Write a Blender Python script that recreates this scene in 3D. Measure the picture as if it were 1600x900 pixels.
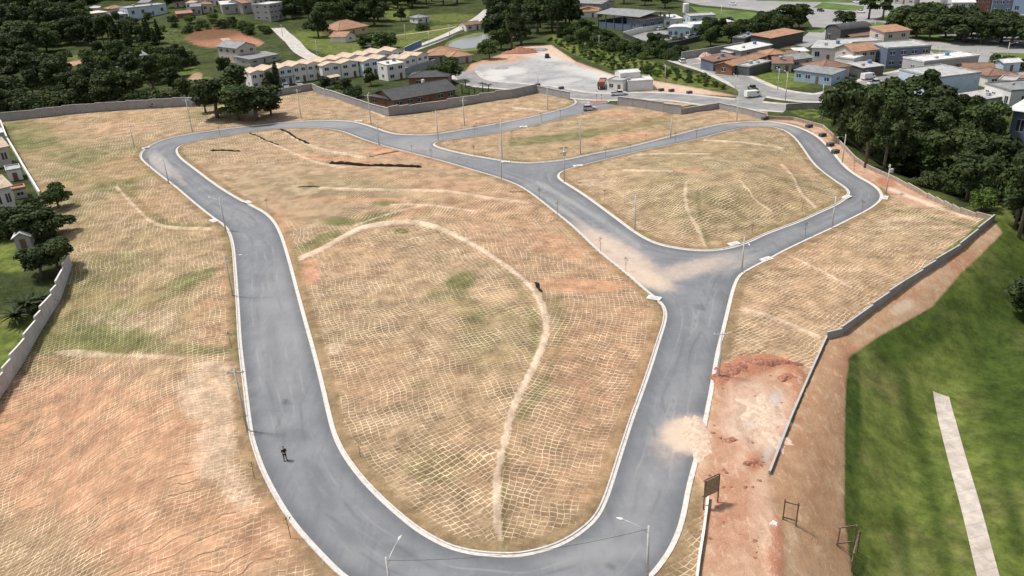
import bpy, bmesh, math, random
import numpy as np
from mathutils import Vector, Matrix, geometry
random.seed(7); np.random.seed(7)
R = math.radians
S = bpy.context.scene
for o in list(bpy.data.objects): bpy.data.objects.remove(o)

# ------------------------------------------------------------ camera
FPX, PITCH, ROLL, CAMZ = 1250.0, 25.0, -3.0, 51.0
cam = bpy.data.objects.new('camera', bpy.data.cameras.new('camera'))
S.collection.objects.link(cam); S.camera = cam
cam.matrix_world = Matrix.Translation((0, 0, CAMZ)) @ Matrix.Rotation(R(90 - PITCH), 4, 'X') @ Matrix.Rotation(R(ROLL), 4, 'Z')
cam.data.sensor_width = 36; cam.data.lens = 36 * FPX / 1600
cam.data.clip_start = 1; cam.data.clip_end = 8000
# ------------------------------------------------------------ sky, sun, exposure
SUN_EL, SUN_AZ = 62.0, -72.0        # azimuth from +Y (view direction), negative = to the left
w = bpy.data.worlds.new('World'); S.world = w; w.use_nodes = True
nt = w.node_tree; nt.nodes.clear()
sky = nt.nodes.new('ShaderNodeTexSky'); sky.sky_type = 'NISHITA'; sky.sun_disc = False
sky.sun_elevation = R(SUN_EL); sky.sun_rotation = R(SUN_AZ); sky.dust_density = 2.0; sky.air_density = 1.0
bgn = nt.nodes.new('ShaderNodeBackground'); bgn.inputs['Strength'].default_value = 0.115
hs = nt.nodes.new('ShaderNodeHueSaturation'); hs.inputs['Saturation'].default_value = 0.35
wo = nt.nodes.new('ShaderNodeOutputWorld')
nt.links.new(sky.outputs[0], hs.inputs['Color']); nt.links.new(hs.outputs[0], bgn.inputs[0]); nt.links.new(bgn.outputs[0], wo.inputs[0])
sl = bpy.data.lights.new('sun', 'SUN'); sl.energy = 3.2; sl.angle = R(7); sl.color = (1.0, 0.955, 0.9)
sun = bpy.data.objects.new('sun', sl); S.collection.objects.link(sun)
sd = Vector((math.sin(R(SUN_AZ)) * math.cos(R(SUN_EL)), math.cos(R(SUN_AZ)) * math.cos(R(SUN_EL)), math.sin(R(SUN_EL))))
sun.rotation_euler = sd.to_track_quat('Z', 'Y').to_euler()
S.view_settings.view_transform = 'Standard'; S.view_settings.look = 'None'
S.view_settings.exposure = 0.34; S.view_settings.gamma = 1.0; S.view_settings.use_curve_mapping = False
S.render.engine = 'CYCLES'

# ------------------------------------------------------------ photo point <-> place
CM = np.array(cam.matrix_world)
RT = CM[:3, :3]
def ray(px, py):
    d = RT @ np.array([(px - 800) / FPX, -(py - 450) / FPX, -1.0]); return d
def F(px, py, z=0.0):
    d = ray(px, py); t = (z - CAMZ) / d[2]; return np.array([d[0] * t, d[1] * t])
def proj(x, y, z):
    p = np.stack([x, y, z - CAMZ], -1) @ RT
    dep = np.maximum(-p[..., 2], 0.5)
    return 800 + FPX * p[..., 0] / dep, 450 - FPX * p[..., 1] / dep
def FL(pts, z=0.0): return np.array([F(a, b, z) for a, b in pts])
def sstep(x, a, b):
    t = np.clip((x - a) / (b - a), 0, 1); return t * t * (3 - 2 * t)
def chaikin(p, n=2, closed=False):
    p = np.asarray(p, float)
    for _ in range(n):
        if closed:
            q = np.roll(p, -1, 0); a = p * .75 + q * .25; b = p * .25 + q * .75
            p = np.stack([a, b], 1).reshape(-1, 2)
        else:
            a = p[:-1] * .75 + p[1:] * .25; b = p[:-1] * .25 + p[1:] * .75
            p = np.vstack([p[:1], np.stack([a, b], 1).reshape(-1, 2), p[-1:]])
    return p
def resample(p, step, closed=False):
    p = np.asarray(p, float)
    if closed: p = np.vstack([p, p[:1]])
    s = np.concatenate([[0], np.cumsum(np.linalg.norm(np.diff(p, axis=0), axis=1))])
    n = max(2, int(round(s[-1] / step)) + 1); t = np.linspace(0, s[-1], n)
    q = np.stack([np.interp(t, s, p[:, 0]), np.interp(t, s, p[:, 1])], 1)
    return q[:-1] if closed else q
def polydist(x, y, pl, closed=False, want=False):
    """distance to a polyline; with want also arc length and side"""
    x = np.asarray(x, float); y = np.asarray(y, float)
    P = np.asarray(pl); Q = np.roll(P, -1, 0) if closed else P[1:]
    if not closed: P = P[:-1]
    if x.size < 400 and x.ndim == 1 and not want:
        D = Q - P; L2 = (D * D).sum(1) + 1e-12; tx = x[:, None] - P[None, :, 0]; ty = y[:, None] - P[None, :, 1]
        t = np.clip((tx * D[:, 0] + ty * D[:, 1]) / L2, 0, 1)
        return np.sqrt(((tx - t * D[:, 0]) ** 2 + (ty - t * D[:, 1]) ** 2).min(1))
    best = np.full(x.shape, 1e18); arc = np.zeros(x.shape); side = np.ones(x.shape); acc = 0.0
    for (ax, ay), (bx, by) in zip(P, Q):
        dx, dy = bx - ax, by - ay; L2 = dx * dx + dy * dy + 1e-12
        t = np.clip(((x - ax) * dx + (y - ay) * dy) / L2, 0, 1)
        d2 = (x - ax - t * dx) ** 2 + (y - ay - t * dy) ** 2
        m = d2 < best; best = np.where(m, d2, best)
        if want:
            arc = np.where(m, acc + t * math.sqrt(L2), arc)
            side = np.where(m, np.sign((x - ax) * dy - (y - ay) * dx), side); acc += math.sqrt(L2)
    d = np.sqrt(best)
    return (d, arc, side) if want else d
def inside(x, y, poly):
    x = np.asarray(x, float); y = np.asarray(y, float); c = np.zeros(x.shape, bool)
    P = np.asarray(poly); Q = np.roll(P, -1, 0)
    if x.size < 400 and x.ndim == 1:
        D = Q - P; m = (P[None, :, 1] > y[:, None]) != (Q[None, :, 1] > y[:, None]); dy = np.where(D[:, 1] == 0, 1e-9, D[:, 1])
        return (m & (x[:, None] < D[:, 0] * (y[:, None] - P[:, 1]) / dy + P[:, 0])).sum(1) % 2 == 1
    for (ax, ay), (bx, by) in zip(P, Q):
        if ay == by: continue
        m = (ay > y) != (by > y)
        c ^= m & (x < (bx - ax) * (y - ay) / (by - ay) + ax)
    return c
_T = {}
def vnoise(x, y, s, seed=0):
    """smooth value noise 0..1"""
    if seed not in _T: _T[seed] = np.random.RandomState(seed).rand(256, 256)
    T = _T[seed]
    u = np.asarray(x) / s + 1000.3; v = np.asarray(y) / s + 1000.7
    i = np.floor(u).astype(int); j = np.floor(v).astype(int); f = u - i; g = v - j
    f = f * f * (3 - 2 * f); g = g * g * (3 - 2 * g)
    a = T[i % 256, j % 256]; b = T[(i + 1) % 256, j % 256]; c = T[i % 256, (j + 1) % 256]; d = T[(i + 1) % 256, (j + 1) % 256]
    return (a * (1 - f) + b * f) * (1 - g) + (c * (1 - f) + d * f) * g

# ------------------------------------------------------------ kerb lines of the estate roads (traced)
OUT_LEFT = [(640, 962), (542, 900), (519, 878), (492, 850), (467, 822), (447, 794), (428, 761), (414, 733), (402, 700), (396, 678), (391.7, 650),
    (384, 587), (377.5, 537), (374, 475), (370, 425), (367, 387), (362.5, 367), (354, 352), (335, 340), (300, 312), (275, 290), (250, 272), (232, 257),
    (221, 247), (222, 238), (232, 229), (250, 220.5), (275, 213), (325, 205.5), (362, 200.5), (400, 196.5), (450, 191), (500, 188.5), (537, 189),
    (560, 192), (587, 201), (612, 210), (650, 211.5), (675, 211), (712, 205), (750, 198.5), (800, 189.5), (850, 178.5), (887, 168.5), (901, 162), (901, 157), (893, 152.5)]
OUT_RIGHT = [(966, 165), (925, 173), (875, 186), (815, 200), (762, 210), (712, 216.5), (687, 220), (676, 224.5), (677, 228), (688, 232.5), (725, 241.5),
    (762, 248), (800, 254.5), (825, 255.5), (850, 254), (887, 250), (925, 241), (975, 232), (1000, 226), (1050, 213), (1087, 203), (1125, 194.5), (1150, 191.5), (1187, 190),
    (1210, 191), (1232, 195), (1254, 202), (1275, 213), (1290, 227), (1305, 245), (1320, 263), (1340, 277), (1360, 287.5), (1372, 297.5), (1376, 306),
    (1372, 315), (1355, 327.5), (1325, 342.5), (1300, 355), (1262, 372.5), (1225, 390), (1205, 401), (1170, 419), (1152, 430), (1143, 450), (1134, 487), (1126, 520),
    (1117, 555), (1110, 600), (1104, 630), (1100, 650), (1092, 686), (1082, 725), (1072, 761), (1064, 805), (1055.5, 833), (1042, 861), (1022, 889), (990, 922), (930, 958)]
ISL_A = [(511, 650), (519, 680), (530.5, 705.5), (547, 730.5), (567, 755.5), (594, 783), (622, 808), (650, 830.5), (678, 847), (705.5, 860), (747, 869),
    (800, 871.5), (828, 868), (869, 857), (903, 839), (933, 814), (947, 789), (958, 758), (969, 722), (980.5, 686), (992, 650), (1007, 610), (1022, 565),
    (1032, 532), (1041, 505), (1043, 490), (1039, 477), (1028, 466), (1010, 452), (980, 425), (937, 392), (900, 355), (862, 325), (837, 305), (815, 290.5), (800, 284),
    (775, 275), (737, 264), (700, 253), (670, 245), (625, 234), (592, 225), (562, 215), (540, 205.5), (512, 200), (475, 199), (437, 200.5), (400, 205), (350, 212.5), (300, 221.5),
    (282, 226.5), (274, 233), (275, 240), (282, 249), (300, 262.5), (337, 291), (375, 314), (400, 326), (415, 335), (427, 347.5), (436, 365), (442, 382),
    (450, 410), (454, 425), (465, 467.5), (475, 505), (487.5, 550), (500, 600)]
ISL_C = [(869, 276), (875, 267.5), (900, 260), (930, 252.5), (975, 241), (1025, 230), (1075, 220.5), (1100, 214), (1137, 204), (1162, 199), (1200, 197), (1222, 201),
    (1237, 209), (1247, 219), (1257, 232.5), (1270, 252), (1285, 267), (1307, 282.5), (1322, 292), (1329, 300), (1326, 308), (1312, 319), (1282, 332.5),
    (1250, 347.5), (1200, 365), (1170, 380), (1137, 390), (1100, 393.5), (1062, 390), (1025, 382.5), (995, 367.5), (962, 342.5), (925, 315), (900, 297.5), (877, 284)]
KL = resample(chaikin(FL(OUT_LEFT)), 0.9); KR = resample(chaikin(FL(OUT_RIGHT)), 0.9)
KA = resample(chaikin(FL(ISL_A), 2, True), 0.9, True); KC = resample(chaikin(FL(ISL_C), 2, True), 0.9, True)
ROAD = np.vstack([KL, KR])
ROADLO = np.vstack([KL[::3], KR[::3]]); KAl = KA[::3]; KCl = KC[::3]
def road_in(x, y, fine=False):
    a, b, c = (ROAD, KA, KC) if fine else (ROADLO, KAl, KCl)
    return inside(x, y, a) & ~inside(x, y, b) & ~inside(x, y, c)
def road_dist(x, y, fine=False):
    if fine: return np.minimum(np.minimum(polydist(x, y, KL), polydist(x, y, KR)), np.minimum(polydist(x, y, KA, True), polydist(x, y, KC, True)))
    return np.minimum(np.minimum(polydist(x, y, KL[::3]), polydist(x, y, KR[::3])), np.minimum(polydist(x, y, KAl, True), polydist(x, y, KCl, True)))

W_RIGHT = [(1285, 200), (1307, 220), (1335, 250), (1350, 261), (1375, 272), (1400, 283), (1437, 303), (1475, 321), (1500, 333), (1525, 339), (1552, 345)]
W_OUT = [(1552, 345), (1498, 392), (1440, 431), (1412, 450), (1362, 487), (1314, 524), (1291, 530)]
OUTR = np.vstack([FL(W_RIGHT + W_OUT[1:] + [(1236, 655), (1202, 742)]), F(1180, 860)[None], F(1180, 1100)[None], F(1900, 1100)[None], F(2300, 500)[None], F(2300, 250)[None], F(1700, 190)[None], F(1330, 168)[None]])
SITEPX = ([(0, 190), (60, 185), (120, 178), (200, 172), (290, 167), (325, 167), (421, 154), (488, 141), (608, 182), (700, 169), (800, 153), (838, 145), (890, 156), (905, 156), (966, 164),
    (1065, 179), (1122, 170), (1195, 187), (1240, 186)] + W_RIGHT + W_OUT[1:] + [(1236, 655), (1202, 742), (1150, 900), (1150, 1100), (-500, 1100), (-200, 850), (0, 622), (37, 565), (62, 520), (95, 467), (112, 412), (65, 310), (3, 195)])
SITE = FL(SITEPX)
def gauss(x, y, p, sx, sy, amp, a=0.0):
    c = F(*p); dx, dy = x - c[0], y - c[1]; ca, sa = math.cos(R(a)), math.sin(R(a))
    u = (dx * ca + dy * sa) / sx; v = (-dx * sa + dy * ca) / sy
    return amp * np.exp(-.5 * (u * u + v * v))
def H0(x, y):
    """terrain height away from the road bed"""
    x = np.atleast_1d(np.asarray(x, float)); y = np.atleast_1d(np.asarray(y, float))
    d = road_dist(x, y); site = inside(x, y, SITE)
    k = sstep(d, 2.5, 16)
    z = 0.10 + k * np.where(site, 0.5 * (vnoise(x, y, 14, 3) - .5) + .25 * (vnoise(x, y, 5, 4) - .5), 0)
    z = z + k * (gauss(x, y, (700, 560), 16, 26, 1.6) + gauss(x, y, (1180, 290), 22, 22, 2.2) + gauss(x, y, (600, 300), 30, 18, 1.0))
    kk = sstep(d, 3, 30)
    z = z + kk * (gauss(x, y, (-150, 700), 34, 34, -8.5) + gauss(x, y, (-40, 190), 45, 30, -3.2) + gauss(x, y, (1560, 340), 26, 26, 3.0) + gauss(x, y, (620, 176), 25, 8, -1.4) + gauss(x, y, (1060, 176), 16, 7, -1.0))
    o = inside(x, y, OUTR); do = polydist(x, y, OUTR, True)
    z = z - np.where(o, 6.0 * sstep(do, 0.3, 14) + (vnoise(x, y, 12, 8) - .5) * sstep(do, 8, 20), 0)
    # hill rising in the far left
    far = sstep(y, 300, 620) * sstep(-x, 20, 170)
    z = z + far * (9 + 9 * vnoise(x, y, 90, 5))
    z = z + (~site & ~o) * sstep(y, 270, 330) * sstep(-x, 40, 90) * 2.0 * (vnoise(x, y, 22, 9) - .3)
    return z
def P(px, py):
    z = 0.1; p = F(px, py, z)
    for _ in range(9):
        zn = float(H0(p[0], p[1])[0]); z = z + (zn - z) * .7; p = F(px, py, z)
    return np.array([p[0], p[1], z])
def PL(pts): return np.array([P(a, b) for a, b in pts])
SITE2 = PL([(-60, 194), (0, 189)] + SITEPX[1:-13] + [(1236, 655), (1202, 742)])[:, :2]
SITE2 = np.vstack([SITE2, FL([(1150, 900), (1150, 1100)]), PL([(-300, 1100), (-90, 800), (0, 623), (37, 566), (62, 521), (95, 468), (110, 416), (66, 312), (4, 197)])[:, :2]])
def pole_h(base, top):
    """height of a vertical thing whose foot and tip show at these points"""
    b = P(*base); lo, hi = 0.2, 30
    for _ in range(30):
        m = (lo + hi) / 2; u, v = proj(b[0], b[1], b[2] + m)
        if v > top[1]: lo = m
        else: hi = m
    return lo

# ------------------------------------------------------------ materials
MATS = {}
def nmat(name):
    m = bpy.data.materials.new(name); m.use_nodes = True; n = m.node_tree.nodes; n.clear()
    o = n.new('ShaderNodeOutputMaterial'); b = n.new('ShaderNodeBsdfPrincipled'); m.node_tree.links.new(b.outputs[0], o.inputs[0])
    return m, m.node_tree, b
class N:
    """small node-graph helper"""
    def __init__(s, t): s.t = t
    def L(s, a, b): s.t.links.new(a, b)
    def _in(s, sock, v):
        if v is None: return
        if isinstance(v, bpy.types.NodeSocket): s.L(v, sock)
        else:
            try: sock.default_value = v
            except Exception: sock.default_value = tuple(v) + (1,)
    def noise(s, vec, scale, detail=4, rough=.55, dist=0, out='Fac'):
        n = s.t.nodes.new('ShaderNodeTexNoise'); n.inputs['Scale'].default_value = scale; n.inputs['Detail'].default_value = detail
        n.inputs['Roughness'].default_value = rough; n.inputs['Distortion'].default_value = dist
        if vec is not None: s.L(vec, n.inputs['Vector'])
        return n.outputs[out]
    def rng(s, v, a, b, c=0., d=1., smooth=True):
        n = s.t.nodes.new('ShaderNodeMapRange'); n.interpolation_type = 'SMOOTHSTEP' if smooth else 'LINEAR'
        s._in(n.inputs[0], v)
        for i, q in enumerate((a, b, c, d)): n.inputs[i + 1].default_value = q
        return n.outputs[0]
    def mix(s, f, a, b, mode='MIX'):
        n = s.t.nodes.new('ShaderNodeMix'); n.data_type = 'RGBA'; n.blend_type = mode
        s._in(n.inputs[0], f); s._in(n.inputs[6], a); s._in(n.inputs[7], b); return n.outputs[2]
    def math(s, op, a, b=None, clamp=False):
        n = s.t.nodes.new('ShaderNodeMath'); n.operation = op; n.use_clamp = clamp; s._in(n.inputs[0], a); s._in(n.inputs[1], b); return n.outputs[0]
    def vmath(s, op, a, b=None):
        n = s.t.nodes.new('ShaderNodeVectorMath'); n.operation = op; s._in(n.inputs[0], a)
        if b is not None:
            if op == 'SCALE': s._in(n.inputs['Scale'], b)
            else: s._in(n.inputs[1], b)
        return n.outputs[0]
    def obj(s): return s.t.nodes.new('ShaderNodeTexCoord').outputs['Object']
    def attr(s, name):
        n = s.t.nodes.new('ShaderNodeAttribute'); n.attribute_name = name; return n
    def sep(s, v):
        n = s.t.nodes.new('ShaderNodeSeparateColor'); s.L(v, n.inputs[0]); return n.outputs
    def bump(s, h, strength, dist=.1):
        n = s.t.nodes.new('ShaderNodeBump'); n.inputs['Strength'].default_value = strength; n.inputs['Distance'].default_value = dist
        s.L(h, n.inputs['Height']); return n.outputs[0]
def c4(c): return (c[0], c[1], c[2], 1)
def simple(name, col, rough=.8, var=.18, scale=1.5, metal=0, dirt=None, spec=None):
    if name in MATS: return MATS[name]
    m, t, b = nmat(name); g = N(t); v = g.obj()
    f = g.rng(g.noise(v, scale, 5), .3, .7)
    c = g.mix(f, c4([x * (1 - var) for x in col]), c4([min(1, x * (1 + var)) for x in col]))
    if dirt:
        c = g.mix(g.rng(g.noise(v, scale * .35, 6, .65), .5, .72, 0, .6), c, c4(dirt))
    g.L(c, b.inputs['Base Color']); b.inputs['Roughness'].default_value = rough; b.inputs['Metallic'].default_value = metal
    b.inputs['Specular IOR Level'].default_value = .25 if spec is None else spec
    MATS[name] = m; return m

# ------------------------------------------------------------ mesh helpers
class MB:
    def __init__(s): s.v = []; s.f = []; s.m = []; s.cur = 0
    def add(s, vs, fs):
        b = len(s.v); s.v += [tuple(map(float, q)) for q in vs]; s.f += [tuple(b + i for i in f) for f in fs]; s.m += [s.cur] * len(fs); return s
    def box(s, x0, x1, y0, y1, z0, z1, M=None):
        vs = [(x0, y0, z0), (x1, y0, z0), (x1, y1, z0), (x0, y1, z0), (x0, y0, z1), (x1, y0, z1), (x1, y1, z1), (x0, y1, z1)]
        if M is not None: vs = [M @ Vector(q) for q in vs]
        return s.add(vs, [(0, 3, 2, 1), (4, 5, 6, 7), (0, 1, 5, 4), (1, 2, 6, 5), (2, 3, 7, 6), (3, 0, 4, 7)])
    def tube(s, pts, rad, n=8, cap=True):
        pts = [Vector(p) for p in pts]; rs = rad if hasattr(rad, '__len__') else [rad] * len(pts)
        b = len(s.v); rings = []
        for i, p in enumerate(pts):
            t = (pts[min(i + 1, len(pts) - 1)] - pts[max(i - 1, 0)]).normalized()
            a = Vector((0, 0, 1)) if abs(t.z) < .9 else Vector((1, 0, 0)); u = t.cross(a).normalized(); q = t.cross(u)
            for k in range(n):
                an = 2 * math.pi * k / n; s.v.append(tuple(p + (u * math.cos(an) + q * math.sin(an)) * rs[i]))
        for i in range(len(pts) - 1):
            for k in range(n):
                s.f.append((b + i * n + k, b + i * n + (k + 1) % n, b + (i + 1) * n + (k + 1) % n, b + (i + 1) * n + k)); s.m.append(s.cur)
        if cap:
            s.f.append(tuple(b + k for k in range(n))[::-1]); s.f.append(tuple(b + (len(pts) - 1) * n + k for k in range(n))); s.m += [s.cur] * 2
        return s
    def prism(s, poly, a0, a1, axis='y', M=None):
        """2-D outline pushed along an axis; outline is (x,z) for axis y, (y,z) for axis x, (x,y) for z"""
        n = len(poly)
        def mk(p, a):
            q = {'y': (p[0], a, p[1]), 'x': (a, p[0], p[1]), 'z': (p[0], p[1], a)}[axis]
            return M @ Vector(q) if M is not None else q
        vs = [mk(p, a0) for p in poly] + [mk(p, a1) for p in poly]
        return s.add(vs, [tuple(range(n)), tuple(range(n, 2 * n))[::-1]] + [(i, i + n, (i + 1) % n + n, (i + 1) % n) for i in range(n)])
    def build(s, name, mat, parent=None, smooth=False, loc=None, fix=True):
        me = bpy.data.meshes.new(name); me.from_pydata(s.v, [], s.f)
        for mm in (mat if isinstance(mat, (list, tuple)) else [mat]): me.materials.append(mm)
        if isinstance(mat, (list, tuple)): me.polygons.foreach_set('material_index', s.m)
        if fix:
            bm = bmesh.new(); bm.from_mesh(me); bmesh.ops.recalc_face_normals(bm, faces=bm.faces); bm.to_mesh(me); bm.free()
        if smooth: me.polygons.foreach_set('use_smooth', [True] * len(me.polygons))
        me.update(); o = bpy.data.objects.new(name, me); S.collection.objects.link(o)
        if parent is not None: o.parent = parent
        if loc is not None: o.location = loc
        return o
def tag(o, label=None, cat=None, group=None, kind=None):
    if label: o['label'] = label
    if cat: o['category'] = cat
    if group: o['group'] = group
    if kind: o['kind'] = kind
    return o
def empty(name, loc=(0, 0, 0), rz=0., label=None, cat=None, group=None):
    o = bpy.data.objects.new(name, None); S.collection.objects.link(o); o.location = loc; o.rotation_euler = (0, 0, rz)
    o.empty_display_size = .3
    return tag(o, label, cat, group)
KIDS = {}
def kids(o):
    if o.name not in KIDS: KIDS[o.name] = [c for c in bpy.data.objects if c.parent == o]
    return KIDS[o.name]
def copy_tree(o, parent=None):
    c = o.copy(); S.collection.objects.link(c)
    if parent is not None: c.parent = parent
    for ch in kids(o): copy_tree(ch, c)
    return c
USED = set()
def place(proto, loc, rz=0., sc=1., label=None, group=None, cat=None):
    if proto.name in USED: o = copy_tree(proto)
    else: kids(proto); [kids(c) for c in kids(proto)]; USED.add(proto.name); o = proto
    if proto is o:
        # keep a pristine parent-free source: remember children before moving
        pass
    o.location = loc; o.rotation_euler = (0, 0, rz); o.scale = (sc, sc, sc) if not hasattr(sc, '__len__') else sc
    tag(o, label, cat, group); return o
# ============================================================ GROUND SHEET
def axis(a, b, lo, hi, step, grow):
    c = list(np.arange(lo, hi, step)); s = step; v = c[-1]
    while v < b: s = min(s * grow, 60); v += s; c.append(v)
    s = step; v = c[0]; pre = []
    while v > a: s = min(s * grow, 60); v -= s; pre.append(v)
    return np.array(pre[::-1] + c)
GX = axis(-1500, 1500, -114, 104, .42, 1.06); GY = axis(15, 3200, 42, 264, .42, 1.035)
X, Y = np.meshgrid(GX, GY); sh = X.shape; X = X.ravel(); Y = Y.ravel()
near = (np.abs(X + 5) < 125) & (Y < 290)
Z = np.zeros(X.shape)
Z[near] = H0(X[near], Y[near]); Z[~near] = H0(X[~near], Y[~near])
DR = np.full(X.shape, 99.); INR = np.zeros(X.shape, bool)
DR[near] = road_dist(X[near], Y[near]); INR[near] = road_in(X[near], Y[near])
sdist = np.where(INR, -DR, DR)
ZG = np.where(sdist < 3, np.where(sdist < .18, -.3, np.where(sdist < .5, -.3 + (sdist - .18) / .32 * .4, Z)), Z)
U, V = proj(X, Y, Z)
vis = (U > -400) & (U < 2000) & (V < 1300)
def n2(s, seed): return vnoise(X, Y, s, seed)
GREEN = np.zeros(X.shape); RED = GREEN.copy(); PALE = GREEN.copy(); LUSH = GREEN.copy(); SOIL = GREEN.copy(); GRAV = GREEN.copy(); DARK = GREEN.copy(); CRACK_SHADE = GREEN.copy()
def ell(A, cx, cy, rx, ry, rot=0, s=1., soft=.6):
    a = R(rot); dx, dy = U - cx, V - cy; u = (dx * math.cos(a) + dy * math.sin(a)) / rx; v = (-dx * math.sin(a) + dy * math.cos(a)) / ry
    r = np.sqrt(u * u + v * v); np.maximum(A, s * sstep(-r, -1 - soft * .5, -1 + soft * .5) * vis, out=A)
def line(A, pts, w, s=1., soft=.5):
    p = chaikin(np.array(pts, float), 2)
    bb = (U > p[:, 0].min() - 60) & (U < p[:, 0].max() + 60) & (V > p[:, 1].min() - 60) & (V < p[:, 1].max() + 60) & vis
    if not bb.any(): return
    d = np.full(X.shape, 1e9); d[bb] = polydist(U[bb], V[bb] * 1.0, p)
    np.maximum(A, s * sstep(-d / w, -1 - soft, -1 + soft), out=A)
def poly(A, pts, s=1., soft=6):
    p = np.array(pts, float)
    bb = (U > p[:, 0].min() - 40) & (U < p[:, 0].max() + 40) & (V > p[:, 1].min() - 40) & (V < p[:, 1].max() + 40) & vis
    d = np.full(X.shape, -1e9); i = inside(U[bb], V[bb], p); q = polydist(U[bb], V[bb], p, True)
    d[bb] = np.where(i, q, -q); np.maximum(A, s * sstep(d, -soft, soft), out=A)
# green regrowth on the sods
for e in [(40, 215, 50, 30, 0, 1), (100, 470, 90, 50, -10, .8), (60, 380, 40, 90, 0, .6), (80, 300, 90, 130, 0, .42), (1160, 290, 170, 80, 0, .34), (930, 215, 150, 26, -8, .25), (220, 440, 150, 90, 0, .3), (520, 290, 130, 16, 0, .3), (120, 245, 110, 20, 12, .8), (150, 285, 80, 14, 10, .8), (140, 230, 150, 20, 8, .5), (230, 340, 50, 60, 0, .3), (95, 340, 45, 70, 0, .55), (75, 480, 55, 60, 0, .8), (130, 530, 130, 28, 0, .95), (220, 470, 110, 18, -20, .75),
          (280, 445, 70, 14, -22, .8), (150, 420, 90, 30, -10, .6), (270, 545, 120, 9, 2, .8), (190, 185, 60, 8, 0, .5), (330, 180, 40, 10, 0, .6), (70, 575, 70, 14, 0, .6),
          (250, 380, 70, 20, 0, .4), (530, 346, 28, 7, 0, .9), (590, 340, 35, 7, -10, .9), (600, 316, 20, 5, 0, .9), (500, 378, 38, 10, -25, .9), (470, 390, 20, 9, -20, .5), (628, 361, 12, 4, 0, .9),
          (720, 440, 26, 14, -20, .95), (700, 460, 35, 14, 0, .7), (735, 485, 28, 18, 30, .75), (745, 540, 40, 22, 0, .45), (655, 600, 25, 9, 0, .45), (690, 730, 60, 26, 0, .35), (770, 530, 60, 60, 0, .35), (880, 520, 14, 50, 5, .45),
          (490, 152, 45, 8, 0, .25), (780, 250, 60, 6, 0, .2), (560, 280, 90, 10, 0, .35), (1200, 335, 80, 30, 0, .35), (1300, 275, 10, 30, -20, .45), (1180, 220, 80, 10, 5, .4), (1060, 245, 80, 10, -8, .35), (1010, 370, 50, 6, 0, .3)]: ell(GREEN, *e)
line(GREEN, [(800, 222), (880, 216), (960, 202), (1045, 184)], 7, .85)
line(GREEN, [(235, 268), (200, 285), (196, 293), (215, 315), (250, 347), (285, 357), (325, 353)], 6, .9)
line(GREEN, [(90, 228), (150, 238)], 4, .8)
line(GREEN, [(345, 352), (360, 372), (361, 410), (366, 470), (371, 560)], 7, .55)
line(GREEN, [(275, 268), (345, 345)], 5, .7)
line(GREEN, [(278, 236), (300, 266), (345, 302)], 5, .6)
# bare reddish soil
for e in [(640, 238, 80, 9, 3, .9), (700, 290, 130, 14, 6, .55), (800, 370, 110, 50, 25, .5), (930, 420, 70, 40, 20, .5), (560, 252, 120, 5, 5, .8), (720, 262, 80, 7, 5, .6), (800, 268, 25, 6, 0, .6), (820, 330, 60, 16, 10, .5), (870, 385, 55, 22, 25, .75), (905, 446, 80, 12, 2, .95), (850, 345, 40, 12, 20, .5), (760, 310, 50, 8, 5, .5),
          (560, 312, 90, 4, 0, .8), (485, 425, 16, 24, 0, .95), (440, 345, 8, 30, -15, .8), (452, 390, 7, 30, -12, .6), (470, 470, 8, 40, -12, .3), (640, 335, 40, 6, -20, .7), (950, 570, 90, 110, 12, .62), (900, 700, 80, 80, 0, .4), (950, 480, 70, 26, 0, .55),
          (140, 700, 220, 130, 0, .78), (300, 840, 190, 80, 0, .75), (60, 640, 110, 40, 0, .5), (160, 195, 90, 12, 0, .45), (130, 182, 110, 9, 0, .4), (200, 260, 50, 20, 0, .3), (230, 320, 60, 30, 0, .35), (330, 490, 30, 50, 0, .5), (350, 435, 12, 40, 0, .6),
          (950, 176, 50, 4, 4, .8), (975, 215, 60, 7, -6, .8), (1010, 185, 60, 8, -6, .5), (760, 186, 90, 7, -4, .6), (660, 195, 40, 6, 0, .4), (1080, 266, 30, 4, 0, .8), (900, 268, 22, 4, 0, .5), (1240, 262, 30, 6, 10, .5),
          (1250, 400, 50, 16, -20, .4), (1230, 450, 80, 30, -20, .3), (905, 770, 26, 20, 0, .6), (950, 690, 25, 40, 20, .4), (760, 700, 80, 60, 0, .25), (585, 585, 60, 50, 0, .3), (555, 405, 70, 30, 0, .2)]: ell(RED, *e)
for e in [(330, 620, 60, 50, 0, .8), (335, 700, 38, 60, 20, .8), (365, 760, 28, 60, -30, .7), (425, 830, 22, 60, -38, .5), (130, 553, 50, 7, 2, .9), (200, 556, 120, 4, 2, .8), (350, 572, 50, 9, 0, .9), (215, 500, 90, 22, 0, .5), (300, 405, 60, 24, 0, .4),
          (995, 290, 80, 22, 12, .45), (930, 285, 40, 6, 0, .7), (600, 440, 60, 28, 0, .4), (520, 500, 50, 20, 0, .3), (620, 575, 60, 16, -20, .45), (580, 640, 60, 30, 0, .45), (440, 275, 50, 16, 40, .5), (370, 260, 60, 12, 10, .4),
          (560, 230, 60, 12, 0, .45), (1330, 420, 110, 30, -20, .35), (1430, 350, 70, 20, 0, .45), (1200, 500, 60, 12, 20, .5), (520, 545, 26, 10, -10, .7), (200, 168, 60, 2.5, -3, .7), (100, 180, 40, 2, -4, .6), (900, 460, 26, 16, 0, .4),
          (930, 640, 50, 60, 20, .3), (870, 165, 35, 8, 5, .3), (1030, 390, 50, 9, 5, .4)]: ell(PALE, *e)
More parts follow.
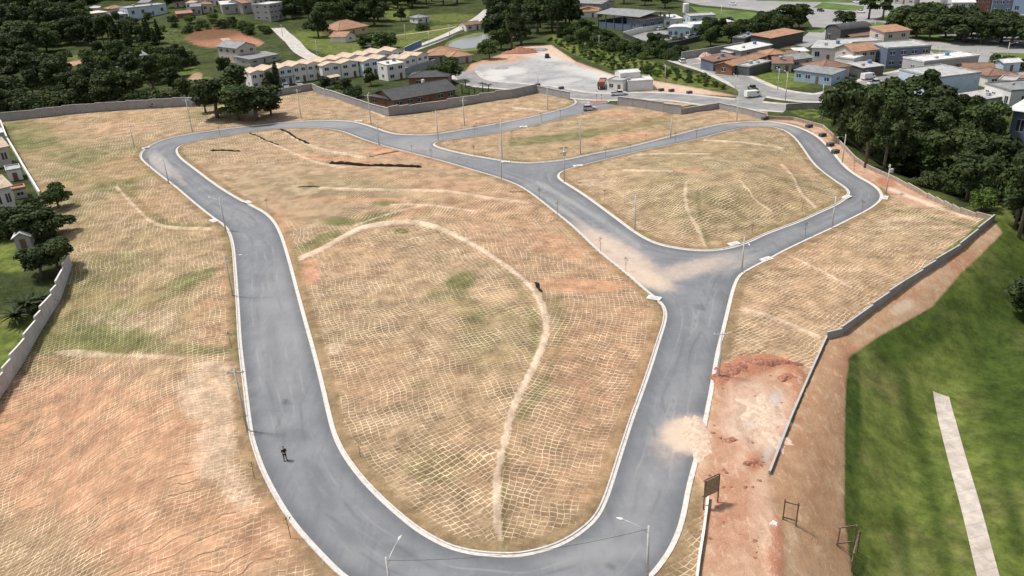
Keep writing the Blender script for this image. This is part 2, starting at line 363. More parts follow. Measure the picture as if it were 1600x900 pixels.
# terrace ledges that show as pale lines
line(PALE, [(468, 404), (500, 392), (540, 368), (570, 354), (620, 347), (660, 348), (700, 362), (740, 382), (780, 408), (820, 438), (838, 458)], 3.9, 1.3, .45)
line(PALE, [(838, 458), (851, 485), (855, 512), (847, 545), (823, 595), (803, 632), (788, 690), (776, 745), (775, 800), (783, 860)], 5.6, 1.4, .35)
for p, wd in [([(500, 294), (560, 296), (640, 297), (710, 299), (765, 310), (830, 318)], 3), ([(610, 320), (660, 320), (700, 324), (745, 331)], 2.2), ([(392, 207), (425, 224), (460, 240), (500, 256), (540, 262)], 2.6), ([(442, 203), (470, 222), (510, 236), (570, 246)], 3),
              ([(1103, 388), (1092, 360), (1076, 335), (1070, 312), (1072, 286)], 4.2), ([(1158, 284), (1172, 300), (1180, 314), (1205, 330)], 2.4), ([(1222, 258), (1240, 275), (1250, 302), (1275, 324)], 3), ([(975, 266), (1050, 268)], 2.2), ([(880, 266), (960, 242), (1060, 240), (1110, 241)], 1.6),
              ([(1100, 219), (1160, 222), (1225, 232)], 2), ([(183, 293), (200, 312), (218, 330), (232, 345), (262, 357), (328, 357)], 3.6), ([(500, 146), (560, 164), (600, 182)], 2.5), ([(1200, 387), (1280, 420), (1330, 450)], 2.4), ([(1150, 480), (1200, 492), (1280, 527)], 5),
              ([(800, 168), (880, 176)], 2), ([(310, 195), (325, 187), (333, 178)], 2), ([(1390, 295), (1480, 330), (1530, 346)], 3.5), ([(555, 352), (620, 330), (660, 322)], 2)]: line(PALE, p, wd * .8, 1.0, .7)
LEDGE = np.clip(PALE - .6, 0, .5) * 2 * (DR > 3)
for p, wd in [([(800, 430), (838, 500), (832, 560)], 8), ([(870, 470), (882, 530), (850, 600), (815, 650)], 8), ([(790, 690), (790, 860)], 4), ([(1110, 390), (1095, 350), (1090, 300)], 5), ([(1300, 320), (1390, 325), (1520, 355)], 3), ([(1200, 380), (1260, 398)], 3)]: line(GREEN, p, wd, .65, .9)
for e in [(120, 760, 260, 190, 0, 1), (930, 560, 70, 150, 10, .55), (320, 860, 140, 70, 0, 1), (920, 760, 50, 40, 0, .6)]: ell(CRACK_SHADE, *e)
# works yard: pale pink earth
poly(SOIL, [(1120, 575), (1150, 556), (1215, 556), (1262, 580), (1240, 645), (1200, 742), (1205, 790), (1225, 830), (1235, 1000), (1085, 1000), (1100, 770), (1082, 745), (1104, 640)], 1, 5)
poly(SOIL, [(1291, 528), (1202, 742), (1185, 800), (1205, 1000), (1345, 1000), (1320, 800), (1322, 620), (1328, 560), (1372, 528), (1458, 480), (1500, 430), (1530, 402), (1568, 364), (1553, 343), (1400, 455)], .8, 5)
poly(SOIL, [(1205, 183), (1240, 187), (1285, 199), (1307, 219), (1337, 249), (1400, 282), (1480, 322), (1440, 325), (1392, 306), (1378, 292), (1340, 273), (1320, 260), (1290, 222), (1255, 196), (1210, 188)], 1, 3)
for e in [(1195, 572, 45, 12, -20, 1), (1150, 585, 16, 20, 20, .9), (1245, 600, 12, 30, -30, .8), (1385, 285, 16, 8, 10, .9), (1160, 695, 20, 12, 20, .9), (1180, 725, 12, 10, 0, 1), (1212, 860, 14, 60, 0, .8), (1130, 850, 12, 40, 20, .5), (1262, 700, 50, 120, 12, .45), (1300, 620, 40, 90, 10, .4), (1160, 620, 40, 30, 0, .5), (1130, 720, 20, 50, 0, .4), (1150, 800, 50, 60, 0, .5), (1290, 830, 40, 70, 0, .35), (1500, 405, 22, 22, 0, .6), (1400, 480, 60, 14, -38, .5), (1320, 560, 20, 40, 0, .5)]: ell(RED, *e)
line(RED, [(1122, 600), (1135, 575), (1165, 562), (1200, 560), (1235, 574), (1256, 596)], 9, 1, .6); line(RED, [(1135, 650), (1160, 640)], 5, .9); line(RED, [(1160, 690), (1180, 725)], 8, 1, .6); line(GRAV, [(1170, 660), (1195, 640), (1215, 620)], 12, .6, .9); line(GRAV, [(1195, 720), (1205, 700)], 8, .6, .9); ell(PALE, 1180, 660, 50, 50, 20, .6); ell(PALE, 1170, 625, 40, 30, 0, .5); ell(PALE, 1410, 480, 20, 10, -30, .7); ell(PALE, 1190, 800, 20, 60, 0, .3)
# lot by the entrance
poly(SOIL, [(722, 118), (735, 100), (790, 82), (820, 70), (862, 70), (900, 96), (960, 117), (1030, 127), (1100, 139), (1165, 152), (1130, 150), (1000, 143), (900, 150), (840, 138), (760, 133)], 1, 3)
poly(GRAV, [(728, 117), (748, 100), (800, 97), (848, 82), (872, 90), (915, 106), (975, 124), (1000, 140), (965, 150), (905, 150), (840, 137), (765, 131)], 1, 3)
poly(SOIL, [(1005, 155), (1085, 163), (1060, 168), (1005, 160)], 1, 1); poly(SOIL, [(1160, 168), (1200, 172), (1200, 184), (1165, 178)], .8, 2)
ell(PALE, 790, 112, 34, 7, -5, .6); ell(PALE, 880, 126, 30, 4, -5, .4); ell(PALE, 770, 122, 20, 4, 0, .7); ell(RED, 815, 80, 14, 5, 0, .5); ell(PALE, 850, 75, 120, 14, 12, .7); ell(PALE, 1000, 128, 120, 10, 10, .6); ell(PALE, 850, 88, 60, 6, 8, .4)
# cut banks in the far hillside
poly(SOIL, [(285, 60), (300, 49), (335, 41), (372, 46), (392, 56), (415, 66), (405, 74), (370, 70), (330, 76), (305, 72)], .8, 4)
DARK2 = np.zeros(X.shape); ell(DARK2, 335, 50, 55, 12, -8, 1)
ell(RED, 345, 57, 75, 22, 0, 1); ell(SOIL, 380, 66, 30, 8, 0, 1); ell(SOIL, 120, 98, 30, 4, -12, .9); ell(SOIL, 85, 108, 14, 5, -20, .9); ell(SOIL, 255, 148, 45, 6, 0, .9); ell(SOIL, 305, 122, 14, 8, -30, .7); ell(SOIL, 135, 150, 12, 6, 0, .8)
ell(SOIL, 1230, 73, 16, 5, 0, .5)
# meadow brightness outside the site
for e in [(520, 70, 75, 17, 12, 1), (470, 62, 20, 14, 0, .9), (620, 18, 22, 16, 0, 1), (680, 50, 70, 10, -8, 1), (705, 28, 55, 8, 0, .8), (800, 50, 30, 12, 0, .8), (640, 70, 30, 8, 0, .9), (120, 90, 24, 5, -10, .8), (225, 80, 40, 12, 0, .6), (240, 118, 14, 10, 0, 1), (290, 110, 24, 9, 0, .8), (320, 125, 16, 6, 0, 1), (265, 55, 50, 14, 0, .6), (340, 25, 60, 8, 5, .6),
          (415, 45, 25, 10, 0, .6), (930, 84, 80, 14, 20, 1.2), (1020, 110, 120, 13, 14, 1.2), (1120, 130, 60, 8, 18, .7), (1220, 125, 48, 12, 3, 1.2), (1270, 178, 40, 9, 8, .7), (1330, 200, 30, 12, 0, .7), (1190, 65, 16, 5, 0, .3), (990, 66, 18, 8, 10, .6), (1165, 25, 50, 8, 4, 1),
          (15, 400, 40, 30, 0, 1), (15, 540, 60, 60, 0, 1.1), (1590, 350, 50, 50, 0, .8), (1500, 66, 60, 3, 0, 1), (1420, 45, 60, 6, 0, .8)]: ell(LUSH, *e)
OR = inside(X, Y, OUTR)
LUSH = np.maximum(LUSH, OR * (V > 330) * 1.25)
ell(GRAV, 1020, 55, 40, 9, 0, .8); poly(LUSH, [(975, 57), (1010, 52), (1040, 66), (1020, 76), (995, 72)], .7, 2)
# darker green bands and patches in the field
for p, wd in [([(1330, 560), (1328, 700), (1335, 900)], 14), ([(1395, 540), (1420, 640), (1450, 740), (1480, 900)], 12), ([(1500, 480), (1530, 560), (1580, 700)], 30), ([(1380, 560), (1400, 520), (1460, 500), (1480, 460)], 24), ([(1440, 470), (1480, 420), (1510, 400)], 14), ([(1545, 640), (1570, 740), (1592, 860)], 13), ([(1400, 800), (1420, 900)], 10)]: line(DARK, p, wd, .75, .9)
for e in [(1440, 510, 90, 40, -30, .8), (1590, 560, 70, 200, -8, .85), (1330, 640, 16, 130, 0, .9)]: ell(DARK, *e)
SITEM = inside(X, Y, SITE2) & ~OR
site = SITEM.astype(float)
VERGE = np.where(SITEM, sstep(-DR, -2.1, -1.6), 0.)
# pattern guide: distance to and length along the line each patch of sods follows
RF_L = KL[::5]; arcg = FL([(600, 300), (700, 362), (780, 408), (838, 455), (855, 512), (823, 595), (785, 690), (775, 800), (783, 860), (790, 1000)])
arcg = resample(chaikin(arcg, 3), 3)
GU = X * .8 + Y * .6; GV = -X * .6 + Y * .8
left_side = SITEM & (X < 0) & ~inside(X, Y, ROADLO)
gl = chaikin(FL([(640, 962), (500, 850), (414, 733), (390, 640), (374, 475), (340, 330), (250, 240), (150, 150)]), 3)
d_, a_, s_ = polydist(X[near], Y[near], resample(gl, 3), want=True)
du = np.zeros(X.shape); dv = du.copy(); du[near] = d_ * s_; dv[near] = a_
qa, qb = F(392, 660), F(366, 400); qd = (qb - qa) / np.linalg.norm(qb - qa)
m = left_side & near; cr_ = (X - qa[0]) * qd[1] - (Y - qa[1]) * qd[0]; al_ = (X - qa[0]) * qd[0] + (Y - qa[1]) * qd[1]
GU[m] = (cr_ + .0035 * np.clip(-al_, 0, 60) ** 2 * np.where(cr_ > -200, 1, 0))[m]; GV[m] = (al_ - .10 * cr_ + 1.8 * np.sin(cr_ / 13.))[m]
ina = inside(X, Y, KAl)
ga = chaikin(FL([(760, 980), (622, 808), (547, 730), (500, 600), (465, 467), (440, 380), (380, 300)]), 3)
gb = chaikin(FL([(880, 980), (947, 789), (992, 650), (1032, 532), (1046, 480), (1000, 380), (940, 320)]), 3)
dd = {}
for key, g_ in (('a', ga), ('b', gb), ('c', arcg)):
    d_, a_, s_ = polydist(X[near], Y[near], resample(g_, 3), want=True); q = np.zeros((3,) + X.shape); q[0][near] = d_; q[1][near] = a_; q[2][near] = s_; dd[key] = q
rightpart = ina & (dd['c'][2] > 0) if True else ina
# which side is the right-hand one: test a known point
tp = F(950, 560); _, _, ts = polydist(np.array([tp[0]]), np.array([tp[1]]), arcg, want=True)
rightpart = ina & (dd['c'][2] == ts[0]); leftpart = ina & ~rightpart
for m, k in ((leftpart, 'a'), (rightpart, 'b')):
    GU[m] = (dd[k][0] * dd[k][2])[m]; GV[m] = dd[k][1][m]
topA = ina & (V < 345); GU[topA] = (X * .35 + Y * .94)[topA] + 1.5 * n2(25, 11)[topA]; GV[topA] = (-X * .94 + Y * .35)[topA]
topA2 = ina & (V < 255); GU[topA2] = (X * .94 + Y * .35)[topA2]; GV[topA2] = (-X * .35 + Y * .94)[topA2]
GU = GU + 2.2 * (n2(17, 21) - .5) + .5 * (n2(4, 22) - .5); GV = GV + 2.0 * (n2(15, 23) - .5) + .4 * (n2(4, 24) - .5)

def grid_mesh(name, shp, co, mats):
    r, c = shp; me = bpy.data.meshes.new(name); n = r * c
    me.vertices.add(n); me.vertices.foreach_set('co', co.astype(np.float32).ravel())
    idx = np.arange(n).reshape(r, c); q = np.stack([idx[:-1, :-1], idx[:-1, 1:], idx[1:, 1:], idx[1:, :-1]], -1).reshape(-1, 4)
    me.loops.add(q.size); me.loops.foreach_set('vertex_index', q.astype(np.int32).ravel())
    me.polygons.add(len(q)); me.polygons.foreach_set('loop_start', np.arange(0, q.size, 4, dtype=np.int32)); me.polygons.foreach_set('loop_total', np.full(len(q), 4, np.int32))
    me.polygons.foreach_set('use_smooth', [True] * len(q))
    me.update(calc_edges=True)
    for mm in mats: me.materials.append(mm)
    return me
def fattr(me, name, a, b, c, d):
    at = me.color_attributes.new(name, 'FLOAT_COLOR', 'POINT'); at.data.foreach_set('color', np.stack([a, b, c, d], 1).astype(np.float32).ravel())

# --- ground material
gm, t, b = nmat('ground'); g = N(t); ob = g.obj()
A1 = g.attr('zone_a'); A2 = g.attr('zone_b'); A3 = g.attr('zone_c'); FLW = g.attr('flow')
s1 = g.sep(A1.outputs['Color']); s2 = g.sep(A2.outputs['Color']); s3 = g.sep(A3.outputs['Color'])
green, red, pale, verge = s1[0], s1[1], s1[2], A1.outputs['Alpha']
lush, soil, grav, siteN = s2[0], s2[1], s2[2], A2.outputs['Alpha']
dark, crack_shade = s3[0], s3[1]
nF = g.noise(ob, 2.6, 6, .7); nM = g.noise(ob, .45, 5, .6); nL = g.noise(ob, .09, 5, .6); nX = g.noise(ob, 9, 4, .7)
wob = g.vmath('ADD', g.vmath('SCALE', g.vmath('SUBTRACT', g.noise(ob, 1.3, 4, out='Color'), (.5, .5, .5)), .07), g.vmath('SCALE', g.vmath('SUBTRACT', g.noise(ob, .16, 2, out='Color'), (.5, .5, .5)), 1.6))
fv = g.vmath('ADD', FLW.outputs['Vector'], wob)
br = t.nodes.new('ShaderNodeTexBrick'); fm = t.nodes.new('ShaderNodeMapping'); fm.inputs['Scale'].default_value = (.58, 1, 1); g.L(fv, fm.inputs[0]); g.L(fm.outputs[0], br.inputs['Vector']); br.offset = .12; br.squash = 1
br.inputs['Color1'].default_value = (0, 0, 0, 1); br.inputs['Color2'].default_value = (1, 1, 1, 1); br.inputs['Mortar'].default_value = (.5, .5, .5, 1)
br.inputs['Scale'].default_value = 1; br.inputs['Mortar Size'].default_value = .041; br.inputs['Mortar Smooth'].default_value = .25; br.inputs['Bias'].default_value = 0
br.inputs['Brick Width'].default_value = .37; br.inputs['Row Height'].default_value = .68
mort = br.outputs['Fac']; rnd = br.outputs['Color']
nR = g.noise(ob, .20, 6, .7)
mort = g.math('MULTIPLY', mort, g.rng(green, .3, 1, 1, .55))
keep = g.math('MULTIPLY', mort, g.rng(g.math('ADD', g.math('MULTIPLY', nR, .9), g.math('MULTIPLY', nF, .35)), .44, .74, .05, .92))
slab = g.mix(g.rng(nM, .35, .65), (.182, .118, .067), (.285, .192, .117))
slab = g.mix(g.rng(nL, .35, .65, 0, .5), slab, (.205, .165, .085))
slab = g.mix(g.math('MULTIPLY', rnd, .38), slab, (.33, .24, .155))
slab = g.mix(g.math('MULTIPLY', g.rng(rnd, .88, .98, 0, .4), g.rng(nM, .5, .62)), slab, (.50, .36, .24))
slab = g.mix(g.rng(nR, .54, .72, 0, .65), slab, (.155, .115, .060))
slab = g.mix(g.rng(nR, .46, .30, 0, .7), slab, (.44, .32, .21))
slab = g.mix(g.rng(nF, .5, .8, 0, .55), slab, (.40, .30, .19))
slab = g.mix(g.rng(nX, .55, .75, 0, .5), slab, (.14, .10, .055))
gpn = g.math('MULTIPLY', green, g.rng(nF, .20, .50, .7, 1.0))
slab = g.mix(gpn, slab, g.mix(nM, (.066, .086, .022), (.120, .132, .042)))
slab = g.mix(g.math('MULTIPLY', red, g.rng(g.math('ADD', nM, g.math('MULTIPLY', nF, .4)), .45, .85, .15, .95)), slab, g.mix(nF, (.31, .150, .085), (.42, .235, .145)))
straw = g.mix(nF, (.50, .39, .265), (.72, .60, .44))
# gaps between slumped rows: dark soil, with contour shadow painted into the colour
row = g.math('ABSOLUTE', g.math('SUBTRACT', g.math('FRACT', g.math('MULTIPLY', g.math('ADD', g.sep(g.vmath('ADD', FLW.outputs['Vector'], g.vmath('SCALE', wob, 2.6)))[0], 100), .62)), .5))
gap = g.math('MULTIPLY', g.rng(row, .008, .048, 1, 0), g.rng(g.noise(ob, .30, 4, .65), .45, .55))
sod = g.mix(keep, slab, straw)
sod = g.mix(g.rng(g.noise(ob, .045, 4, .6), .44, .62, 0, .30), sod, g.mix(nF, (.36, .215, .125), (.48, .32, .205)))
sod = g.mix(g.math('MULTIPLY', g.math('MULTIPLY', gap, crack_shade), .9), sod, (.07, .038, .024))
pl = g.rng(g.math('ADD', g.math('ADD', pale, g.math('MULTIPLY', g.math('SUBTRACT', nF, .5), 1.1)), g.math('ADD', g.math('MULTIPLY', g.math('SUBTRACT', nR, .5), .8), g.math('MULTIPLY', mort, .15))), .38, .95, 0, 1)
pl = g.math('MULTIPLY', pl, g.rng(pale, .9, 1.25, .50, .80))
sod = g.mix(pl, sod, g.mix(nF, (.50, .38, .275), (.66, .53, .405)))
# cushions of bare red earth hide the pattern
sod = g.mix(g.math('MULTIPLY', g.rng(red, .6, .95), g.rng(nM, .35, .6, .4, .95)), sod, g.mix(nF, (.37, .19, .11), (.50, .30, .195)))
vg = g.mix(nM, (.185, .135, .070), (.285, .20, .12)); vg = g.mix(g.math('MULTIPLY', green, .8), vg, (.125, .13, .05)); vg = g.mix(g.rng(nF, .5, .75, 0, .6), vg, (.36, .27, .17))
vg = g.mix(g.math('MULTIPLY', red, .6), vg, (.42, .24, .14))
sod = g.mix(g.math('MULTIPLY', verge, g.rng(nM, .3, .5, .35, 1)), sod, vg)
# outside: scrub and meadow
sc = g.mix(g.rng(nL, .35, .65), (.028, .042, .013), (.058, .075, .024)); sc = g.mix(g.rng(nF, .45, .75, 0, .5), sc, (.13, .12, .055)); sc = g.mix(g.rng(nX, .5, .7, 0, .45), sc, (.02, .03, .01))
me_ = g.mix(g.rng(nM, .3, .7), (.082, .112, .024), (.138, .162, .042)); me_ = g.mix(g.rng(nF, .5, .8, 0, .5), me_, (.150, .160, .048)); me_ = g.mix(g.rng(nX, .55, .75, 0, .5), me_, (.036, .058, .014))
me_ = g.mix(g.rng(nL, .5, .68, 0, .5), me_, (.19, .15, .078))
me_ = g.mix(g.math('MULTIPLY', dark, g.rng(nM, .3, .6, .6, 1)), me_, g.mix(nF, (.020, .042, .008), (.042, .070, .013)))
out = g.mix(g.rng(g.math('ADD', lush, g.math('MULTIPLY', g.math('SUBTRACT', nM, .5), 1.1)), .42, .95), sc, me_)
sod = g.mix(1.0, sod, g.mix(g.rng(g.noise(ob, .30, 8, .78), .30, .70), (.68, .66, .64), (1.48, 1.46, 1.44)), 'MULTIPLY')
out = g.mix(1.0, out, g.mix(g.rng(g.noise(ob, .42, 8, .8), .32, .68), (.58, .60, .55), (1.42, 1.40, 1.35)), 'MULTIPLY')
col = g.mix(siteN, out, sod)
so = g.mix(g.rng(nM, .3, .7), (.42, .245, .155), (.57, .385, .27)); so = g.mix(g.rng(nL, .4, .6, 0, .5), so, (.40, .23, .14)); so = g.mix(g.rng(nF, .5, .75, 0, .55), so, (.34, .24, .15))
so = g.mix(g.math('MULTIPLY', red, g.rng(nF, .3, .6, .4, 1)), so, g.mix(nX, (.30, .10, .055), (.42, .17, .095))); so = g.mix(g.math('MULTIPLY', pale, .75), so, (.68, .57, .46))
tm = t.nodes.new('ShaderNodeMapping'); tm.inputs['Scale'].default_value = (.9, .30, 1); tm.inputs['Rotation'].default_value = (0, 0, R(8)); g.L(ob, tm.inputs[0]); nT = g.noise(tm.outputs[0], 1.4, 5, .7, .8)
so = g.mix(g.rng(nT, .50, .66, 0, .45), so, (.31, .17, .11)); so = g.mix(g.rng(nT, .46, .34, 0, .5), so, (.62, .47, .35)); so = g.mix(g.rng(nX, .50, .68, 0, .55), so, (.24, .145, .09)); so = g.mix(g.rng(nF, .55, .70, 0, .5), so, (.66, .52, .40))
so = g.mix(g.math('MULTIPLY', s3[2], .8), so, g.mix(nM, (.085, .04, .024), (.20, .095, .055)))
col = g.mix(g.math('MULTIPLY', soil, g.rng(g.math('ADD', g.math('MULTIPLY', nM, .5), soil), .5, .95)), col, so)
gr = g.mix(g.rng(nL, .3, .65), (.27, .27, .275), (.40, .39, .375)); gr = g.mix(g.rng(nM, .5, .7, 0, .7), gr, (.20, .205, .21)); gr = g.mix(pale, gr, (.60, .57, .53))
col = g.mix(g.math('MULTIPLY', grav, g.rng(g.math('ADD', nF, grav), .6, 1.1)), col, gr)
g.L(col, b.inputs['Base Color']); b.inputs['Roughness'].default_value = .95; b.inputs['Specular IOR Level'].default_value = .1
hgt = g.math('ADD', g.math('MULTIPLY', nF, .9), g.math('MULTIPLY', nX, .5)); hgt = g.math('SUBTRACT', hgt, g.math('MULTIPLY', g.math('MULTIPLY', keep, siteN), .6)); hgt = g.math('SUBTRACT', hgt, g.math('MULTIPLY', g.math('MULTIPLY', gap, crack_shade), 2.0))
g.L(g.bump(hgt, .55, .16), b.inputs['Normal'])

me = grid_mesh('ground', sh, np.stack([X, Y, ZG + .15 * LEDGE + .45 * np.where((RED > .5) & (SOIL > .6) & (V > 540) & (U > 1110), (n2(1.3, 51) * .6 + n2(.6, 52) * .4) * RED, 0) + .18 * np.where((SOIL > .6) & (V > 540) & (DR > 1), n2(.9, 53), 0)], 1), [gm])
fattr(me, 'zone_a', GREEN, RED, PALE, VERGE); fattr(me, 'zone_b', LUSH, SOIL, GRAV, site); fattr(me, 'zone_c', DARK, CRACK_SHADE * SITEM, DARK2, 0 * DARK + 1)
fl = me.attributes.new('flow', 'FLOAT_VECTOR', 'POINT'); fl.data.foreach_set('vector', np.stack([GV, GU, 0 * GU], 1).astype(np.float32).ravel())
ground = bpy.data.objects.new('ground', me); S.collection.objects.link(ground); tag(ground, kind='structure')

# ============================================================ ESTATE ROAD
def fill(name, outer, holes, step, z, mat):
    """flat sheet inside an outline, with inner points for its colour map"""
    lo, hi = outer.min(0), outer.max(0); gx, gy = np.meshgrid(np.arange(lo[0], hi[0], step), np.arange(lo[1], hi[1], step)); gx = gx.ravel(); gy = gy.ravel()
    ok = inside(gx, gy, outer) & (polydist(gx, gy, outer, True) > step * .45)
    for h in holes: ok &= ~inside(gx, gy, h) & (polydist(gx, gy, h, True) > step * .45)
    pts = [Vector(p) for p in outer]; ed = [(i, (i + 1) % len(outer)) for i in range(len(outer))]
    for h in holes:
        b0 = len(pts); pts += [Vector(p) for p in h]; ed += [(b0 + i, b0 + (i + 1) % len(h)) for i in range(len(h))]
    pts += [Vector((a, c)) for a, c in zip(gx[ok], gy[ok])]
    vs, es, fs, *_ = geometry.delaunay_2d_cdt(pts, ed, [], 0, 1e-5)
    va = np.array([tuple(v) for v in vs]); fa = np.array([list(f) for f in fs]); ce = va[fa].mean(1)
    k = inside(ce[:, 0], ce[:, 1], outer)
    for h in holes: k &= ~inside(ce[:, 0], ce[:, 1], h)
    me = bpy.data.meshes.new(name); me.from_pydata([(v[0], v[1], z) for v in va], [], [tuple(f) for f in fa[k]]); me.materials.append(mat); me.update()
    if len(me.polygons) and me.polygons[0].normal.z < 0: me.flip_normals()
    o = bpy.data.objects.new(name, me); S.collection.objects.link(o); return o, va
am, t, b = nmat('asphalt'); g = N(t); ob = g.obj(); ad = g.sep(g.attr('dust').outputs['Color'])
n1 = g.noise(ob, .16, 5, .6); n2_ = g.noise(ob, .9, 5, .65, .6); n3 = g.noise(ob, 14, 3, .7)
st = t.nodes.new('ShaderNodeMapping'); st.inputs['Scale'].default_value = (1.8, .22, 1); g.L(ob, st.inputs[0]); n4 = g.noise(st.outputs[0], .8, 5, .65)
c = g.mix(g.rng(n1, .3, .7), (.145, .150, .161), (.205, .210, .220)); c = g.mix(g.rng(n2_, .45, .75, 0, .45), c, (.22, .225, .235)); c = g.mix(g.rng(n4, .5, .7, 0, .4), c, (.105, .112, .13))
c = g.mix(g.rng(n3, .3, .7, 0, .15), c, (.30, .30, .30))
da = g.attr('dust').outputs['Alpha']; wig = g.math('ADD', da, g.math('MULTIPLY', g.math('SUBTRACT', g.noise(ob, .07, 2), .5), 2.6))
for ctr, wid, amt, tone in ((1.9, .22, .55, (.27, .27, .27)), (3.4, .25, .5, (.275, .275, .275)), (2.6, .35, .5, (.11, .115, .125)), (4.4, .3, .4, (.12, .125, .135))):
    c = g.mix(g.math('MULTIPLY', g.rng(g.math('ABSOLUTE', g.math('SUBTRACT', wig, ctr)), 0, wid, 1, 0), g.rng(g.noise(ob, .11 + wid * .1, 4, .6), .42, .62, 0, amt)), c, tone)
c = g.mix(g.math('MULTIPLY', ad[1], g.rng(n4, .3, .6, .5, 1)), c, (.30, .30, .295))
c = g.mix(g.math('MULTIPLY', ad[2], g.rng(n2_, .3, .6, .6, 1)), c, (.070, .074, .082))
c = g.mix(g.math('MULTIPLY', g.rng(g.math('ADD', ad[0], g.math('MULTIPLY', g.math('SUBTRACT', n2_, .5), .45)), .10, 1.05), .88), c, g.mix(n2_, (.56, .425, .32), (.66, .51, .39)))
g.L(c, b.inputs['Base Color']); b.inputs['Roughness'].default_value = .85; b.inputs['Specular IOR Level'].default_value = .3; g.L(g.bump(n3, .25, .03), b.inputs['Normal'])
road, va = fill('road', ROAD, [KA, KC], .62, 0.0, am); tag(road, kind='structure')
X0, Y0, U0, V0, vis0 = X, Y, U, V, vis
X, Y = va[:, 0], va[:, 1]; U, V = proj(X, Y, 0 * X); vis = np.ones(X.shape, bool)
DU = np.zeros(X.shape); DG = DU.copy(); DB = DU.copy()
for e in [(1078, 680, 48, 30, 0, 1.0, .9), (1050, 690, 36, 44, 20, .45, 1.2), (960, 395, 90, 24, 28, .75, 1.1), (1000, 430, 60, 16, 20, .85, 1), (1060, 425, 110, 15, -14, .6, 1.2), (1140, 415, 50, 12, -12, .35, 1), (250, 255, 30, 12, 50, .35, 1), (275, 272, 24, 6, 50, .4, 1), (860, 300, 60, 10, 30, .2, 1), (700, 240, 60, 8, 8, .3, 1.2), (660, 236, 60, 10, 10, .25, 1), (900, 350, 60, 12, 35, .3, 1), (1120, 600, 6, 60, 10, .3, 1), (925, 158, 30, 5, 0, .45, 1), (1180, 194, 60, 4, 0, .4, 1)]: ell(DU, *e)
for p in [[(820, 290), (900, 340), (960, 390)], [(840, 285), (920, 330), (1000, 385)]]: line(DG, p, 3, .8, .9)
for e in [(250, 260, 22, 14, 50, .9), (440, 520, 40, 100, 0, .35), (880, 860, 120, 20, 0, .4), (1000, 780, 30, 60, 20, .3), (700, 225, 100, 10, 0, .5), (470, 194, 120, 6, 0, .5), (830, 190, 60, 9, -20, .5), (1000, 230, 60, 6, -10, .3), (1220, 200, 30, 10, 10, .6)]: ell(DG, *e)
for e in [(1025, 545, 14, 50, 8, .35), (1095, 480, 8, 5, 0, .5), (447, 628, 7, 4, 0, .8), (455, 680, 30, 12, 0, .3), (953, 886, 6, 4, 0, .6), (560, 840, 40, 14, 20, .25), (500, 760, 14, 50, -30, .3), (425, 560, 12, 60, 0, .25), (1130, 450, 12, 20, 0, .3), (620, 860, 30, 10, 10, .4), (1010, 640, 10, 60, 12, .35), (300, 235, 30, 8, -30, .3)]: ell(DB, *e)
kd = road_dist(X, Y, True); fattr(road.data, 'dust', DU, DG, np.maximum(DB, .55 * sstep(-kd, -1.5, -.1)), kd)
XR, YR = X, Y
X, Y, U, V, vis = X0, Y0, U0, V0, vis0
concrete = simple('concrete_kerb', (.56, .53, .49), .8, .12, 3, dirt=(.38, .31, .24))
def kerb(name, line_, closed, flip, label):
    """gutter slab and raised kerb stone swept along the road edge; the block lies on the side flip points to"""
    p = np.asarray(line_); n = len(p)
    if closed: tg = np.roll(p, -1, 0) - np.roll(p, 1, 0)
    else: tg = np.gradient(p, axis=0)
    tg /= np.linalg.norm(tg, axis=1)[:, None]; nr = np.stack([tg[:, 1], -tg[:, 0]], 1) * flip
    prof = [(-.02, -.3), (-.02, .012), (.33, .02), (.35, .13), (.50, .14), (.56, -.3)]
    vs = []; k = len(prof)
    for i in range(n):
        for (o_, z_) in prof: vs.append((p[i, 0] + nr[i, 0] * o_, p[i, 1] + nr[i, 1] * o_, z_))
    fs = []
    for i in range(n if closed else n - 1):
        j = (i + 1) % n
        for q in range(k - 1): fs.append((i * k + q, j * k + q, j * k + q + 1, i * k + q + 1))
    m_ = MB().add(vs, fs); o = m_.build(name, concrete); tag(o, kind='structure'); return o
def sidesign(line_, test):
    p = np.asarray(line_); i = len(p) // 2; t_ = p[i + 1] - p[i - 1]; nn = np.array([t_[1], -t_[0]]); nn /= np.linalg.norm(nn)
    q = p[i] + nn * 1.5; return -1 if bool(road_in(np.array([q[0]]), np.array([q[1]]), True)[0]) else 1
for nm_, l_, c_ in (('kerb', KL, False), ('kerb', KR, False), ('kerb', KA, True), ('kerb', KC, True)): kerb(nm_, l_, c_, sidesign(l_, None), '')
# ============================================================ ROADS AND PAVING OUTSIDE THE ESTATE
asph2 = simple('street_asphalt', (.24, .235, .23), .85, .18, .25, dirt=(.36, .33, .29))
hwy = simple('avenue_asphalt', (.27, .265, .26), .85, .12, .12, dirt=(.38, .36, .33))
pave = simple('pavement', (.47, .44, .40), .85, .18, .6, dirt=(.33, .28, .22))
def ribbon(name, px, width, lift, mat, wobble=0):
    c = resample(chaikin(PL(px)[:, :2], 2), 2.5); tg = np.gradient(c, axis=0); tg /= np.linalg.norm(tg, axis=1)[:, None]; nr = np.stack([tg[:, 1], -tg[:, 0]], 1)
    k = 5; vs = []; n = len(c)
    for j in range(k):
        o_ = (j / (k - 1) - .5) * width; q = c + nr * o_; z = H0(q[:, 0], q[:, 1]) + lift; vs.append(np.column_stack([q, z]))
    V_ = np.stack(vs, 1).reshape(-1, 3); fs = [(i * k + j, i * k + j + 1, (i + 1) * k + j + 1, (i + 1) * k + j) for i in range(n - 1) for j in range(k - 1)]
    m = MB().add(V_, fs); o = m.build(name, mat)
    if o.data.polygons[0].normal.z < 0: o.data.flip_normals()
    return tag(o, kind='structure')
